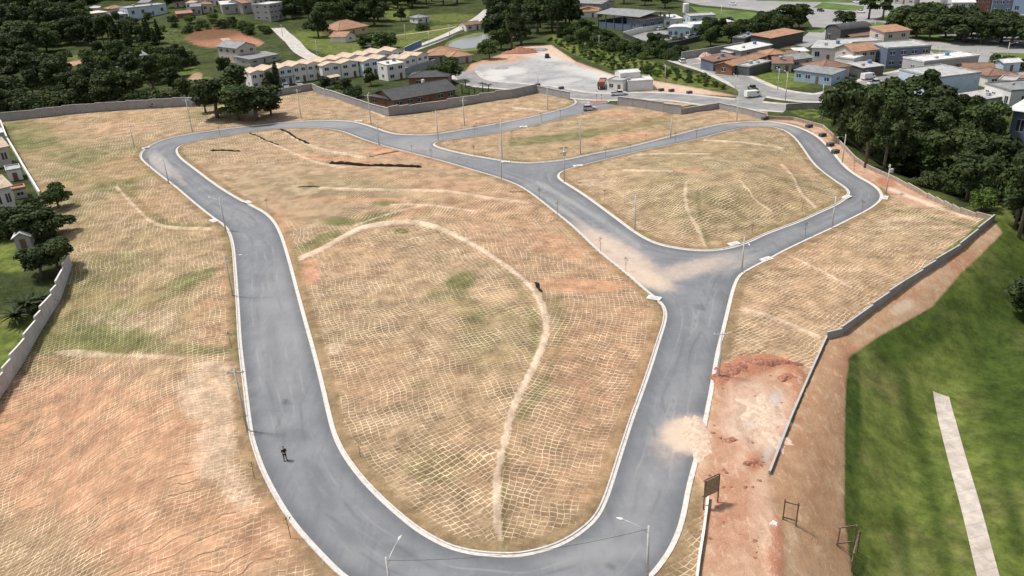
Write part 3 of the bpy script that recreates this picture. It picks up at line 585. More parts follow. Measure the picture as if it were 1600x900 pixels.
def sheet(name, px, lift, mat):
    p = FL(px, .1); m = MB().add([(a, b_, .1 + lift) for a, b_ in p], [tuple(range(len(p)))]); o = m.build(name, mat)
    if o.data.polygons[0].normal.z < 0: o.data.flip_normals()
    return tag(o, kind='structure')
S1 = [(724, 112), (733, 124), (752, 131), (800, 134.5), (850, 139), (905, 150), (960, 152), (1000, 149), (1050, 151), (1110, 158), (1160, 163), (1200, 167), (1232, 169)]
S2 = [(1066, 92), (1090, 100), (1125, 110), (1160, 127), (1190, 141), (1230, 150), (1290, 155), (1340, 140), (1385, 122), (1440, 112), (1462, 98)]
ribbon('pavement', S1, 11.5, .03, pave); ribbon('street', S1, 8.0, .05, asph2)
ribbon('pavement', S2, 12.5, .04, pave); ribbon('street', S2, 8.5, .07, asph2)
ribbon('street', [(1160, 128), (1180, 146), (1165, 162)], 8, .09, asph2)
ribbon('street', [(434, 44), (452, 60), (466, 78), (485, 90), (505, 96)], 6.5, .12, pave)
ribbon('street', [(615, 88), (660, 72), (700, 56), (730, 40), (752, 27), (765, 15)], 7, .12, pave)
ribbon('footpath', [(560, 58), (620, 56), (680, 48), (712, 42)], 2, .10, simple('earth_path', (.42, .34, .24)))
ribbon('street', [(395, 90), (380, 80), (350, 60)], 4, .1, simple('earth_track', (.45, .33, .24)))
sheet('avenue', [(1030, -12), (1062, 1), (1095, 8), (1150, 13), (1200, 19), (1245, 24), (1262, 30), (1270, 43), (1262, 52), (1240, 70), (1262, 74), (1283, 62), (1345, 62), (1372, 68), (1450, 72), (1452, 90), (1440, 104), (1470, 110), (1500, 104), (1530, 104), (1560, 112), (1700, 140), (1900, 160), (1900, 40), (1900, -60)], .02, hwy)
grassm = simple('median_grass', (.085, .135, .028), .95, .35, .12, dirt=(.17, .16, .06))
for q in ([(1078, 10), (1150, 17), (1205, 23), (1255, 35), (1200, 34), (1157, 33), (1100, 27)], [(1270, 12), (1285, 4), (1350, 10), (1348, 17), (1300, 15)], [(1342, 38), (1352, 35.5), (1375, 35), (1400, 40), (1500, 62), (1480, 66), (1400, 58), (1358, 50)],
          [(1370, 30), (1380, 24), (1405, 25), (1416, 34), (1396, 36)], [(1387, 17), (1390, 13), (1416, 15), (1417, 20)], [(1452, 77), (1475, 79), (1518, 82), (1495, 88), (1482, 93), (1462, 87)], [(1545, 82), (1600, 84), (1660, 90), (1640, 94), (1570, 88)],
          [(1180, 1), (1230, -4), (1380, 0), (1376, 5), (1262, 3)], [(1062, -12), (1200, -12), (1180, -4), (1100, -3)], [(1256, 46), (1270, 42), (1293, 44), (1285, 51), (1262, 50)]): sheet('median', q, .11, grassm)
# kerbs round the central reservations stay part of the avenue: pale edge strips
pathc = simple('pale_concrete', (.50, .44, .385), .85, .16, 1.1, dirt=(.36, .30, .24))
pt_ = pathc.node_tree; gp = N(pt_); pb = [n for n in pt_.nodes if n.type == 'BSDF_PRINCIPLED'][0]; old = pb.inputs['Base Color'].links[0].from_socket
wp = pt_.nodes.new('ShaderNodeTexBrick'); mpp = pt_.nodes.new('ShaderNodeMapping'); mpp.inputs['Rotation'].default_value = (0, 0, R(78)); gp.L(gp.obj(), mpp.inputs[0]); gp.L(mpp.outputs[0], wp.inputs['Vector'])
wp.inputs['Scale'].default_value = 1; wp.inputs['Brick Width'].default_value = 1.5; wp.inputs['Row Height'].default_value = 9; wp.inputs['Mortar Size'].default_value = .035; wp.inputs['Color1'].default_value = (1, 1, 1, 1); wp.inputs['Color2'].default_value = (.93, .93, .92, 1); wp.inputs['Mortar'].default_value = (.74, .71, .67, 1)
gp.L(gp.mix(1.0, old, wp.outputs['Color'], 'MULTIPLY'), pb.inputs['Base Color'])
cp = [(1470, 617), (1488, 690), (1510, 770), (1530, 845), (1560, 960)]
ribbon('concrete_path', cp, 1.9, .09, pathc)
# pond
pm, t, b = nmat('pond_water'); g = N(t); b.inputs['Base Color'].default_value = (.16, .16, .14, 1); b.inputs['Roughness'].default_value = .12; g.L(g.bump(g.noise(g.obj(), .5, 3), .08, .2), b.inputs['Normal'])
pond = chaikin(FL([(699, 72), (705, 66), (730, 58), (752, 53), (768, 56), (772, 62), (760, 70), (735, 76), (710, 77)], .1), 2, True)
o = MB().add([(a, c_, .16) for a, c_ in pond], [tuple(range(len(pond)))]).build('pond_water', pm); tag(o, kind='structure')
if o.data.polygons[0].normal.z < 0: o.data.flip_normals()
bank = chaikin(FL([(692, 74), (700, 64), (728, 55), (753, 49.5), (775, 54), (781, 62), (766, 74), (735, 80.5), (708, 81)], .1), 2, True)
o = MB().add([(a, c_, .13) for a, c_ in bank], [tuple(range(len(bank)))]).build('pond_bank', simple('bank_grass', (.13, .15, .045), .95, .3, .2, dirt=(.25, .2, .1))); tag(o, kind='structure')
if o.data.polygons[0].normal.z < 0: o.data.flip_normals()

# ============================================================ WALLS
blk, t, b = nmat('concrete_block'); g = N(t); ob = g.obj()
bt = t.nodes.new('ShaderNodeTexBrick'); mp = t.nodes.new('ShaderNodeMapping'); mp.inputs['Rotation'].default_value = (R(90), 0, 0); g.L(ob, mp.inputs[0])
g.L(mp.outputs[0], bt.inputs['Vector']); bt.inputs['Scale'].default_value = 1; bt.inputs['Brick Width'].default_value = .8; bt.inputs['Row Height'].default_value = .4; bt.inputs['Mortar Size'].default_value = .02
bt.inputs['Color1'].default_value = (.25, .25, .255, 1); bt.inputs['Color2'].default_value = (.31, .305, .31, 1); bt.inputs['Mortar'].default_value = (.22, .21, .21, 1)
n_ = g.noise(ob, .5, 5, .6); c = g.mix(g.rng(n_, .4, .7, 0, .5), bt.outputs['Color'], (.36, .34, .33)); c = g.mix(g.rng(g.noise(ob, .25, 6, .7), .55, .7, 0, .5), c, (.19, .17, .15)); g.L(c, b.inputs['Base Color']); b.inputs['Roughness'].default_value = .9
cop_w = simple('coping_white', (.66, .64, .60), .8, .08, 1, dirt=(.45, .42, .38)); cop_g = simple('coping_grey', (.42, .41, .41), .8, .1, 1, dirt=(.3, .28, .26))
rend = simple('white_render', (.66, .64, .60), .85, .08, .5, dirt=(.45, .41, .36)); brownw = simple('brown_masonry', (.30, .25, .20), .9, .15, 1.2, dirt=(.4, .34, .28))
def wall(label, px, h, q=.25, L=3.6, mat=None, cop=None, th=.18, cat='wall', name='boundary_wall', copw=.12, coph=.07, tops=None):
    pw = PL(px)[:, :2]; mat = mat or blk; cop = cop or cop_g
    c0 = pw.mean(0); z00 = float(H0(c0[0], c0[1])[0]); e = empty(name, (c0[0], c0[1], z00), 0, label, cat)
    body = MB(); cp_ = MB(); post = MB()
    for a, b_ in zip(pw[:-1], pw[1:]):
        n = max(1, int(round(np.linalg.norm(b_ - a) / L)))
        for i in range(n):
            p = a + (b_ - a) * i / n; r = a + (b_ - a) * (i + 1) / n; m = (p + r) / 2; d = r - p; l = np.linalg.norm(d); an = math.atan2(d[1], d[0])
            zs = H0(np.array([p[0], m[0], r[0]]), np.array([p[1], m[1], r[1]]))
            # outer side may be lower: reach down
            zt = math.ceil((zs.max() + h) / q) * q if q else zs.max() + h
            z0 = zs.min() - 1.2
            M = Matrix.Translation((m[0] - c0[0], m[1] - c0[1], -z00)) @ Matrix.Rotation(an, 4, 'Z')
            body.box(-l / 2, l / 2, -th / 2, th / 2, z0, zt, M); cp_.box(-l / 2 - .02, l / 2 + .02, -th / 2 - copw, th / 2 + copw, zt, zt + coph, M)
            post.box(-l / 2 - .12, -l / 2 + .12, -th / 2 - .05, th / 2 + .05, z0, zt - .02, M)
    body.build('panel', mat, e, loc=None); cp_.build('coping', cop, e); post.build('pillar', mat, e); return e
wall('long grey concrete block wall with stepped top below the wooded hillside', [(-60, 196), (0, 190), (60, 184), (120, 177), (200, 171), (290, 166), (326, 166)], 2.6, .3, 3.8, cop=cop_g)
wall('grey block wall along the foot of the terraced white townhouses', [(421, 153), (440, 149), (488, 141)], 2.2, .0, 4)
wall('plain grey block wall running down beside the dark roofed brick house', [(488, 141), (540, 160), (608, 181)], 2.2, .0, 4)
wall('stepped grey block wall between the dark roofed house and the paved lot', [(608, 181), (655, 175), (700, 169), (750, 160), (800, 153), (838, 145)], 2.3, .4, 4)
wall('short grey block wall ending at the estate entrance beside the lot', [(838, 145), (890, 155.5)], 2.2, 0, 4)
wall('smooth grey wall right of the estate entrance behind the open gate road', [(966, 164), (1010, 170), (1064, 179)], 2.4, 0, 5)
wall('grey wall on the curved verge behind the second entrance street', [(1064, 179), (1122, 170), (1160, 178), (1196, 187)], 1.6, 0, 4)
wall('low brown stepped wall at the edge of the dark right hand woods', [(1196, 186), (1240, 188)] + W_RIGHT, .55, .3, 3.5, mat=brownw, cop=simple('coping_tan', (.45, .36, .28)), copw=.02)
wall('stepped grey wall with white coping on the bank above the green field', W_OUT, .9, .3, 4, cop=cop_g, copw=.02)
wall('thin low white topped wall between the works yard and the brown bank', [(1291, 530), (1262, 595), (1236, 655), (1202, 742)], .45, 0, 4, cop=cop_g, copw=.02)
wall('pale grey sawtooth block wall at the left edge of the sod field', [(-90, 800), (-45, 700), (0, 622), (37, 565), (62, 520), (95, 467), (105, 437), (112, 414)], 2.2, .6, 2.6, mat=simple('pale_block', (.47, .465, .48), .9, .1, .6, dirt=(.36, .34, .33)), cop=cop_w, copw=.05)
wall('narrow white rendered wall beside the houses at the left edge', [(65, 312), (37, 265), (14, 225), (3, 196)], 1.8, 0, 4, mat=rend, cop=cop_w)
wall('long grey yard wall above the diagonal street', [(1065, 93), (1110, 86), (1161, 77)], 2.6, 0, 6)
wall('white boundary wall beside the blue columned hall', [(974, 58), (1005, 50), (1036, 45)], 2.2, 0, 6, mat=rend, cop=cop_w)
wall('dark boundary wall round the car park of the white office', [(974, 58), (1000, 70), (1027, 78), (1060, 72), (1096, 63)], 2.0, 0, 6, mat=simple('dark_mesh', (.06, .065, .06)), cop=simple('dark_rail', (.12, .12, .12)))
wall('blue painted roadside wall at the end of the terrace row', [(633, 84), (645, 78), (659, 72)], 2.6, 0, 5, mat=simple('blue_paint', (.16, .22, .34)))
wall('white low wall along the road beside the pond', [(660, 74), (700, 59), (733, 44)], .9, 0, 6, mat=rend, cop=cop_w)
wall('grey wall at the back of the townhouse yards above the dark roofs', [(634, 118), (660, 110), (680, 104)], 2.6, 0, 5)
wall('rendered grey wall below the yellow hillside house', [(120, 42), (172, 45), (185, 46)], 2.6, 0, 6, mat=simple('old_render', (.26, .25, .24)))
wall('grey retaining wall along the far side of the street', [(1228, 172), (1255, 170), (1285, 170)], 1.6, 0, 5, mat=simple('old_render2', (.28, .265, .25)))
wall('crumbling white topped foundation wall in the works yard', [(1106, 782), (1100, 830), (1092, 880), (1086, 930)], .55, 0, 1.4, mat=brownw, cop=cop_w, copw=.03, coph=.05)

# ============================================================ BUILDINGS
def tile(name, col):
    m, t, b = nmat(name); g = N(t); ob = g.obj(); wv = t.nodes.new('ShaderNodeTexWave'); wv.inputs['Scale'].default_value = 1.3; wv.inputs['Distortion'].default_value = .6; g.L(ob, wv.inputs[0])
    c = g.mix(g.rng(g.noise(ob, .6, 6, .7), .3, .7), c4([x * .72 for x in col]), c4([min(1, x * 1.25) for x in col])); c = g.mix(g.rng(g.noise(ob, .22, 5, .6), .5, .7, 0, .45), c, c4([x * .45 for x in col]))
    c = g.mix(g.math('MULTIPLY', wv.outputs['Fac'], .22), c, c4([x * .6 for x in col])); g.L(c, b.inputs['Base Color']); b.inputs['Roughness'].default_value = .85; g.L(g.bump(wv.outputs['Fac'], .4, .08), b.inputs['Normal'])
    MATS[name] = m; return m
TAN = tile('tile_tan', (.56, .43, .31)); ORG = tile('tile_orange', (.36, .20, .12)); BRN = tile('tile_brown', (.22, .125, .085)); DKG = tile('tile_charcoal', (.062, .062, .062)); GRY = tile('sheet_grey', (.25, .25, .25)); WHT = tile('sheet_white', (.62, .61, .59)); LGR = tile('sheet_pale', (.42, .42, .41))
def wm(name, c): return simple(name, c, .85, .07, .4, dirt=[x * .5 for x in c])
WW = wm('wall_white', (.68, .66, .63)); WG = wm('wall_grey', (.36, .35, .34)); WY = wm('wall_yellow', (.55, .43, .24)); WB = wm('wall_blue', (.13, .16, .22)); WL = wm('wall_lightblue', (.47, .56, .64)); WP = wm('wall_pink', (.52, .45, .40)); WBR = wm('wall_brick', (.24, .12, .08)); WD = wm('wall_dark', (.10, .10, .10)); WSB = wm('wall_skyblue', (.27, .36, .46))
glass = simple('window_glass', (.035, .04, .05), .15, .2, 1, spec=.5); doorm = simple('door_wood', (.16, .10, .06)); frw = simple('frame_white', (.6, .6, .58)); frd = simple('frame_dark', (.07, .07, .07))
def bldg(name, label, p1, p2, D, h, roof='gable_x', rm=None, wallm=None, win=2, storeys=1, side=1, pitch=.32, ov=.5, door=True, cat='house', group=None, open_=False, chim=False, base=None):
    a, b_ = P(*p1), P(*p2); d = b_[:2] - a[:2]; W = float(np.linalg.norm(d)); an = math.atan2(d[1], d[0]); mid = (a[:2] + b_[:2]) / 2
    nx = np.array([-d[1], d[0]]) / W
    if nx[1] < 0: nx = -nx
    cc = [H0(q[0], q[1])[0] for q in (a, b_, a[:2] + nx * D, b_[:2] + nx * D)]; z0 = float(np.mean(cc)) if base is None else base
    e = empty(name, (mid[0], mid[1], z0), an, label, cat, group); rm = rm or ORG; wallm = wallm or WW
    fl = 1 if (Vector((math.cos(an + math.pi / 2), math.sin(an + math.pi / 2))).dot(Vector(nx)) > 0) else -1
    f0 = -2.0; w2 = W / 2; mb = MB(); rf = MB(); r = pitch * (D if roof in ('gable_x', 'hip', 'shed') else W) / 2
    if roof == 'hip': r = pitch * min(D, W) / 2
    if open_:
        k = max(2, int(W / 5) + 1)
        for i in range(k):
            x = -w2 + .3 + (W - .6) * i / (k - 1)
            for y in (.3, D - .3): mb.box(x - .18, x + .18, y - .18, y + .18, f0, h)
        mb.build('post', wallm if open_ != 2 else WB, e)
        bk = MB(); bk.box(-w2 + .2, w2 - .2, D - .25, D - .05, f0, h * (.5 if open_ == 2 else .95)); bk.box(-w2, -w2 + .15, .5, D - .3, f0, h * .5); 
        if open_ == 2: bk.box(-w2 + .5, w2 - .5, .35, .5, f0, h * .42)
        bk.build('wall', WB if open_ == 2 else wallm, e)
    elif roof == 'gable_x': mb.prism([(0, f0), (D, f0), (D, h), (D / 2, h + r), (0, h)], -w2, w2, 'x').build('wall', wallm, e)
    elif roof in ('gable_y', 'vault'):
        if roof == 'vault': arc = [(w2 * math.cos(t_), h + r * math.sin(t_)) for t_ in np.linspace(0, math.pi, 9)]
        else: arc = [(w2, h), (0, h + r), (-w2, h)]
        mb.prism([(-w2, f0), (w2, f0)] + arc, 0, D, 'y').build('wall', wallm, e)
    elif roof == 'shed': mb.prism([(0, f0), (D, f0), (D, h + r * 1.2), (0, h)], -w2, w2, 'x').build('wall', wallm, e)
    else: mb.box(-w2, w2, 0, D, f0, h).build('wall', wallm, e)
    th = .16
    if roof == 'gable_x':
        k = r / (D / 2); rf.prism([(-ov, h - k * ov + .02), (D / 2, h + r + .02), (D + ov, h - k * ov + .02), (D + ov, h - k * ov + th), (D / 2, h + r + th + .05), (-ov, h - k * ov + th)], -w2 - ov, w2 + ov, 'x')
        rf.box(-w2 - ov, w2 + ov, D / 2 - .14, D / 2 + .14, h + r + th - .02, h + r + th + .1)
    elif roof == 'gable_y':
        k = r / w2; rf.prism([(-w2 - ov, h - k * ov + .02), (0, h + r + .02), (w2 + ov, h - k * ov + .02), (w2 + ov, h - k * ov + th), (0, h + r + th + .05), (-w2 - ov, h - k * ov + th)], -ov, D + ov, 'y')
    elif roof == 'vault':
        o1 = [((w2 + .2) * math.cos(t_), h + .02 + r * math.sin(t_)) for t_ in np.linspace(0, math.pi, 11)]; o2 = [((w2 + .35) * math.cos(t_), h + .02 + (r + .15) * math.sin(t_)) for t_ in np.linspace(math.pi, 0, 11)]
        rf.prism(o1 + o2, -.3, D + .3, 'y')
    elif roof == 'shed': k = r * 1.2 / D; rf.prism([(-ov, h - k * ov + .02), (D + ov, h + r * 1.2 + k * ov + .02), (D + ov, h + r * 1.2 + k * ov + th), (-ov, h - k * ov + th)], -w2 - ov, w2 + ov, 'x')
    elif roof == 'hip':
        m_ = min(D, W) / 2; X1, Y1 = w2 + ov, D + ov; zb = h + .01; zt = h + r + .15
        if W >= D: rd = [(-w2 + m_, D / 2, zt), (w2 - m_ + .01, D / 2, zt)]
        else: rd = [(0, m_, zt), (0, D - m_ + .01, zt)]
        vs = [(-X1, -ov, zb), (X1, -ov, zb), (X1, Y1, zb), (-X1, Y1, zb), (-X1, -ov, zb + .12), (X1, -ov, zb + .12), (X1, Y1, zb + .12), (-X1, Y1, zb + .12)] + rd
        fs = [(0, 3, 2, 1), (0, 1, 5, 4), (1, 2, 6, 5), (2, 3, 7, 6), (3, 0, 4, 7)]
        fs += [(4, 5, 9, 8), (6, 7, 8, 9), (7, 4, 8), (5, 6, 9)] if W >= D else [(4, 5, 8), (5, 6, 9, 8), (6, 7, 9), (7, 4, 8, 9)]
        rf.add(vs, fs)
        for (i, j) in ([(4, 8), (5, 9), (6, 9), (7, 8), (8, 9)] if W >= D else [(4, 8), (5, 8), (6, 9), (7, 9), (8, 9)]): rf.tube([Vector(vs[i]) + Vector((0, 0, .03)), Vector(vs[j]) + Vector((0, 0, .03))], .13, 5)
    elif roof == 'flat':
        rf.box(-w2 - .12, w2 + .12, -.12, D + .12, h, h + .15)
        for q in ((-w2 - .12, w2 + .12, -.12, .12), (-w2 - .12, w2 + .12, D - .12, D + .12), (-w2 - .12, -w2 + .12, .125, D - .125), (w2 - .12, w2 + .12, .125, D - .125)): rf.box(*q, h + .152, h + .45)
    elif roof == 'slab': rf.box(-w2 - ov * 2, w2 + ov * 2, -ov * 2, D + ov * 2, h, h + .35)
    ro = rf.build('roof', rm, e)
    hh_ = sum(ord(q) for q in label) % 7
    if roof in ('flat', 'shed') and h < 7 and hh_ < 4 and W > 5 and D > 4:
        zz = h + .16 + (r * 1.2 * .6 if roof == 'shed' else 0); tx_ = w2 * (.2 + .1 * hh_) * (1 if hh_ % 2 else -1); MB().tube([(tx_, D * .6, zz - .1), (tx_, D * .6, zz + .9), (tx_, D * .6, zz + 1.05)], [.6, .7, .45], 12).build('water_tank', simple('tank_blue', (.12, .22, .36)) if hh_ % 2 else WG, ro)
        MB().box(-tx_ - .5, -tx_ + .5, D * .3, D * .3 + .7, zz - .1, zz + .55).build('roof_unit', WG, ro)
    if chim: MB().box(w2 * .3, w2 * .3 + .8, D * .55, D * .55 + .8, h, h + r + 1.0).build('chimney', WW, ro)
    if not open_:
        sh_ = h / storeys
        def windo(x, y, z, ww, hh, axis):
            if axis == 'y': gl_ = MB().box(x - ww / 2, x + ww / 2, y - .03, y + .03, z, z + hh); fr = MB().box(x - ww / 2 - .1, x + ww / 2 + .1, y - .05, y + .05, z - .12, z - .003); fr.box(x - ww / 2 - .1, x + ww / 2 + .1, y - .05, y + .05, z + hh + .003, z + hh + .1); fr.box(x - .05, x + .05, y - .05, y + .05, z, z + hh)
            else: gl_ = MB().box(x - .03, x + .03, y - ww / 2, y + ww / 2, z, z + hh); fr = MB().box(x - .05, x + .05, y - ww / 2 - .1, y + ww / 2 + .1, z - .12, z - .003); fr.box(x - .05, x + .05, y - ww / 2 - .1, y + ww / 2 + .1, z + hh + .003, z + hh + .1); fr.box(x - .05, x + .05, y - .05, y + .05, z - .1, z + hh + .05)
            go = gl_.build('window', glass, e); fr.build('frame', frw, go)
        for s_ in range(storeys):
            for i in range(win):
                if door and s_ == 0 and i == win // 2: continue
                x = -w2 + W * (i + .5) / win; windo(x, 0, s_ * sh_ + sh_ * .36, min(1.5, W / win * .5), sh_ * .36, 'y')
            for i in range(side):
                y = D * (i + .5) / side
                for sx in (-w2, w2): windo(sx, y, s_ * sh_ + sh_ * .36, 1.3, sh_ * .36, 'x')
        if door and win:
            x = -w2 + W * (win // 2 + .5) / win; MB().box(x - .5, x + .5, -.05, .05, 0.02, min(2.2, sh_ * .8)).build('door', doorm, e)
    return e
# terrace of townhouses
A_, B_ = np.array((396., 141.)), np.array((634., 101.)); NT = 11
pos = ['leftmost', 'second from the left', 'third from the left', 'fourth from the left', 'fifth from the left', 'middle', 'fifth from the right', 'fourth from the right', 'third from the right', 'second from the right', 'rightmost']
for i in range(NT):
    p1, p2 = A_ + (B_ - A_) * i / NT, A_ + (B_ - A_) * (i + .97) / NT
    bldg('townhouse', 'white two storey townhouse with tan tiled roof, %s in the back row' % pos[i], tuple(p1), tuple(p2), 9 + (i % 2) * .8, 5.6 + (.15 if i % 2 else 0), 'gable_y', TAN, [WW, WW, wm('wall_iceblue', (.58, .64, .70))][i % 3], 2, 2, 1, .26, .25, True, 'townhouse', 'back row of white townhouses')
for lab, p1, p2, D, h, wm_ in [('left white house of the front pair below the terrace', (506, 127), (534, 123), 8, 5.2, WW), ('right white house of the front pair below the terrace', (535, 123), (562, 119), 8, 5.2, WW),
     ('pale blue townhouse with tan roof left of the white box house', (570, 120), (593, 116), 8, 5.3, wm('wall_iceblue', (.58, .64, .70))), ('blue walled townhouse with tan roof above the dark roofed house', (594, 116), (615, 112), 8, 5.3, WSB),
     ('white townhouse with tan roof left of the terrace end', (634, 116), (652, 111), 8, 5.3, WW), ('white townhouse at the right end of the front row', (653, 111), (671, 106), 8, 5.3, WW)]:
    bldg('townhouse', lab, p1, p2, D, h, 'gable_y', TAN, wm_, 2, 2, 1, .22, .3, True, 'townhouse', 'front row of white townhouses')
bldg('box_house', 'square white house with flat cream roof behind the dark roofed house', (607, 127), (634, 122), 6.5, 5.4, 'shed', simple('cream_roof', (.6, .55, .47)), WW, 2, 2, 1, .1, .1)
bldg('carport', 'small tan roofed carport in front of the terrace', (478, 127), (503, 122), 4, 2.6, 'shed', TAN, WG, 0, 1, 0, .2, .2, False, 'carport', open_=True)
bldg('carport', 'little tan tiled canopy at the yard corner by the dark trees', (517, 133), (533, 130), 4, 2.4, 'gable_x', TAN, WG, 0, 1, 0, .2, .2, False, 'carport', open_=True)
bldg('carport', 'brown tiled carport squeezed between townhouse yards', (440, 134), (462, 130), 3.5, 2.6, 'shed', ORG, WG, 0, 1, 0, .2, .2, False, 'carport', open_=True)
bldg('brick_house', 'long low brick house with charcoal tiled roof and white windows', (617, 173), (712, 153), 13, 2.9, 'gable_x', DKG, WBR, 6, 1, 2, .3, .8, True, 'house', chim=True)
bldg('brick_annexe', 'red brick annexe with flat dark roof left of the long house', (578, 163), (612, 171), 10, 2.7, 'hip', DKG, WBR, 2, 1, 1, .18, .5)
bldg('rear_wing', 'charcoal roofed rear wing of the brick house with skylight', (640, 138), (700, 136), 9, 3.4, 'hip', DKG, WBR, 2, 1, 1, .28, .6)
bldg('bungalow', 'sprawling bungalow with orange hipped roof below the pond', (667, 99), (712, 97), 13, 2.8, 'hip', ORG, WG, 3, 1, 1, .4, .8)
bldg('bungalow', 'orange tiled wing near the gravel lot corner', (706, 101), (738, 97), 9, 2.6, 'hip', ORG, WG, 2, 1, 1, .35, .6)
bldg('bungalow', 'orange hip roofed bungalow in the trees above the meadow', (530, 58), (576, 52), 14, 3, 'hip', ORG, WY, 3, 1, 1, .5, .8)
bldg('outbuilding', 'small orange tiled outbuilding in front of the hillside bungalow', (540, 67), (556, 63), 8, 2.6, 'gable_y', ORG, WW, 1, 1, 0, .35, .5, False)
bldg('cottage', 'small white cottage with brown roof beside the pond road', (729, 49), (752, 46), 7, 2.8, 'gable_x', BRN, WW, 2, 1, 1, .3, .4)
bldg('cottage', 'tiny white cottage under trees at the top centre', (653, 37), (671, 35), 8, 2.8, 'hip', GRY, WW, 2, 1, 1, .3, .4)
bldg('detached_house', 'tall pale house with grey gable roof below the red cut bank', (344, 96), (374, 100), 9, 6.2, 'gable_x', GRY, WP, 3, 2, 2, .38, .5)
bldg('yard_annexe', 'grey open walled annexe right of the gabled house', (376, 101), (398, 97), 7, 2.4, 'flat', WG, WG, 1, 1, 0)
bldg('yard_sheds', 'row of low grey sheds on the slope by the winding road', (392, 104), (436, 94), 9, 2.4, 'shed', GRY, WG, 3, 1, 1, .12, .3, cat='shed')
bldg('villa', 'yellow villa with wide flat cream roof on the wooded hill', (144, 40), (170, 36), 13, 5.5, 'slab', simple('cream_roof', (.6, .55, .47)), WY, 3, 2, 2)
bldg('villa_wing', 'orange roofed wing behind the yellow villa', (174, 27), (198, 22), 9, 4, 'hip', ORG, WP, 2, 1, 1)
bldg('long_store', 'long white walled store at the top left', (203, 32), (262, 20), 14, 5, 'flat', LGR, WL, 4, 1, 2, cat='store')
bldg('garage', 'grey sided garage between villa and store', (185, 33), (212, 30), 8, 3, 'shed', LGR, WG, 2, 1, 1, .15)
bldg('hut', 'small orange roofed hut on the green ridge', (277, 29), (302, 27), 7, 2, 'shed', ORG, WBR, 1, 1, 0, .2, .3, False, cat='hut')
bldg('hut', 'orange roofed house at the very top left of centre', (272, 12), (285, 11), 8, 3, 'hip', ORG, WP, 1, 1, 1, .3)
bldg('white_roof_house', 'grey house with bright white sheet roof near the top', (349, 23), (378, 20), 12, 4.5, 'shed', WHT, WG, 2, 1, 2, .12)
bldg('ridge_house', 'grey roofed house right of the white sheet roof', (381, 22), (400, 18), 12, 5, 'gable_x', ORG, WG, 2, 1, 1)
bldg('apartment_house', 'three storey pale house half hidden in trees', (424, 34), (448, 29), 11, 8, 'flat', WHT, WG, 4, 3, 2)
bldg('apartment_house', 'white house with grey roof above the winding road', (398, 20), (422, 15), 12, 6, 'gable_x', GRY, WW, 3, 2, 2)
bldg('ridge_house', 'white roofed house at the top between the dark trees', (498, 14), (514, 12), 12, 5, 'shed', WHT, WL, 2, 1, 1, .12)
# left edge houses
bldg('edge_house', 'white house with tan tiled roof cut by the left edge', (-48, 348), (27, 327), 8, 5.2, 'gable_x', TAN, WW, 5, 1, 1, .35, .5, False)
bldg('edge_house', 'pink rendered house with tan roof at the upper left edge', (-48, 272), (20, 258), 8, 5.0, 'gable_x', TAN, WP, 4, 1, 1, .35, .5, False)
bldg('patio_block', 'flat grey patio block between the two left edge houses', (15, 284), (37, 280), 5, 2.4, 'flat', LGR, WW, 1, 1, 0)
bldg('patio_block', 'low block with brick red roof terrace beside the white house', (24, 312), (44, 308), 3, 2.0, 'flat', ORG, WP, 1, 1, 0, door=False)
bldg('blue_store', 'small store with sky blue wall at the left edge', (-28, 232), (11, 226), 4, 3.6, 'shed', WHT, WSB, 0, 1, 0, .2, .2, False, cat='store')
bldg('garden_shed', 'little grey shed with pale gable roof among the left trees', (27, 391), (51, 387), 3.6, 2.3, 'gable_y', WHT, WG, 1, 1, 0, .6, .4, True, 'shed')
# lot and entrance
bldg('gatehouse', 'white walled gatehouse enclosure beside the entrance street', (981, 143), (1020, 141), 8, 2.8, 'flat', WHT, WW, 0, 1, 0, door=False, cat='gatehouse')
bldg('gatehouse_block', 'tall white block rising behind the gatehouse', (969, 139), (1000, 136), 5, 4.6, 'gable_x', WHT, WW, 0, 1, 0, .2, .1, False, cat='gatehouse')
bldg('gatehouse_block', 'white cabin with dark door left of the gatehouse', (949, 142), (973, 144), 5, 3.2, 'flat', LGR, WW, 2, 1, 0, cat='cabin')
bldg('columned_hall', 'open hall with blue columns under a wide grey roof', (933, 43), (999, 50), 20, 6.5, 'gable_x', GRY, WB, 0, 1, 0, .12, .8, False, 'hall', open_=2)
bldg('hall_extension', 'blue extension with tan roof right of the columned hall', (1001, 50), (1037, 44), 9, 5, 'shed', TAN, WB, 3, 1, 1, .12, .3, False, cat='hall')
bldg('orange_store', 'orange roofed house left of the columned hall', (903, 28), (934, 27), 15, 3, 'hip', ORG, WW, 2, 1, 1)
bldg('grey_store', 'grey roofed store behind the orange roofed house', (897, 13), (940, 15), 12, 3, 'gable_x', GRY, WG, 2, 1, 1, .2)
bldg('office_wing', 'white office wing with vaulted roof facing the parked cars', (1043, 60), (1078, 60), 9, 4, 'vault', WHT, WL, 4, 1, 2, .14, cat='office')
bldg('office_block', 'long flat roofed white office behind the vaulted wing', (1080, 54), (1146, 49), 10, 3.8, 'flat', WHT, WL, 5, 1, 2, cat='office')
bldg('office_block', 'white office block nearest the blue hall', (1036, 44), (1066, 42), 12, 3.8, 'shed', WHT, WW, 2, 1, 2, .06, .3, cat='office')
bldg('office_block', 'low pale rear block beneath the water tower', (1078, 38), (1118, 36), 11, 3.4, 'flat', LGR, WL, 3, 1, 1, cat='office')
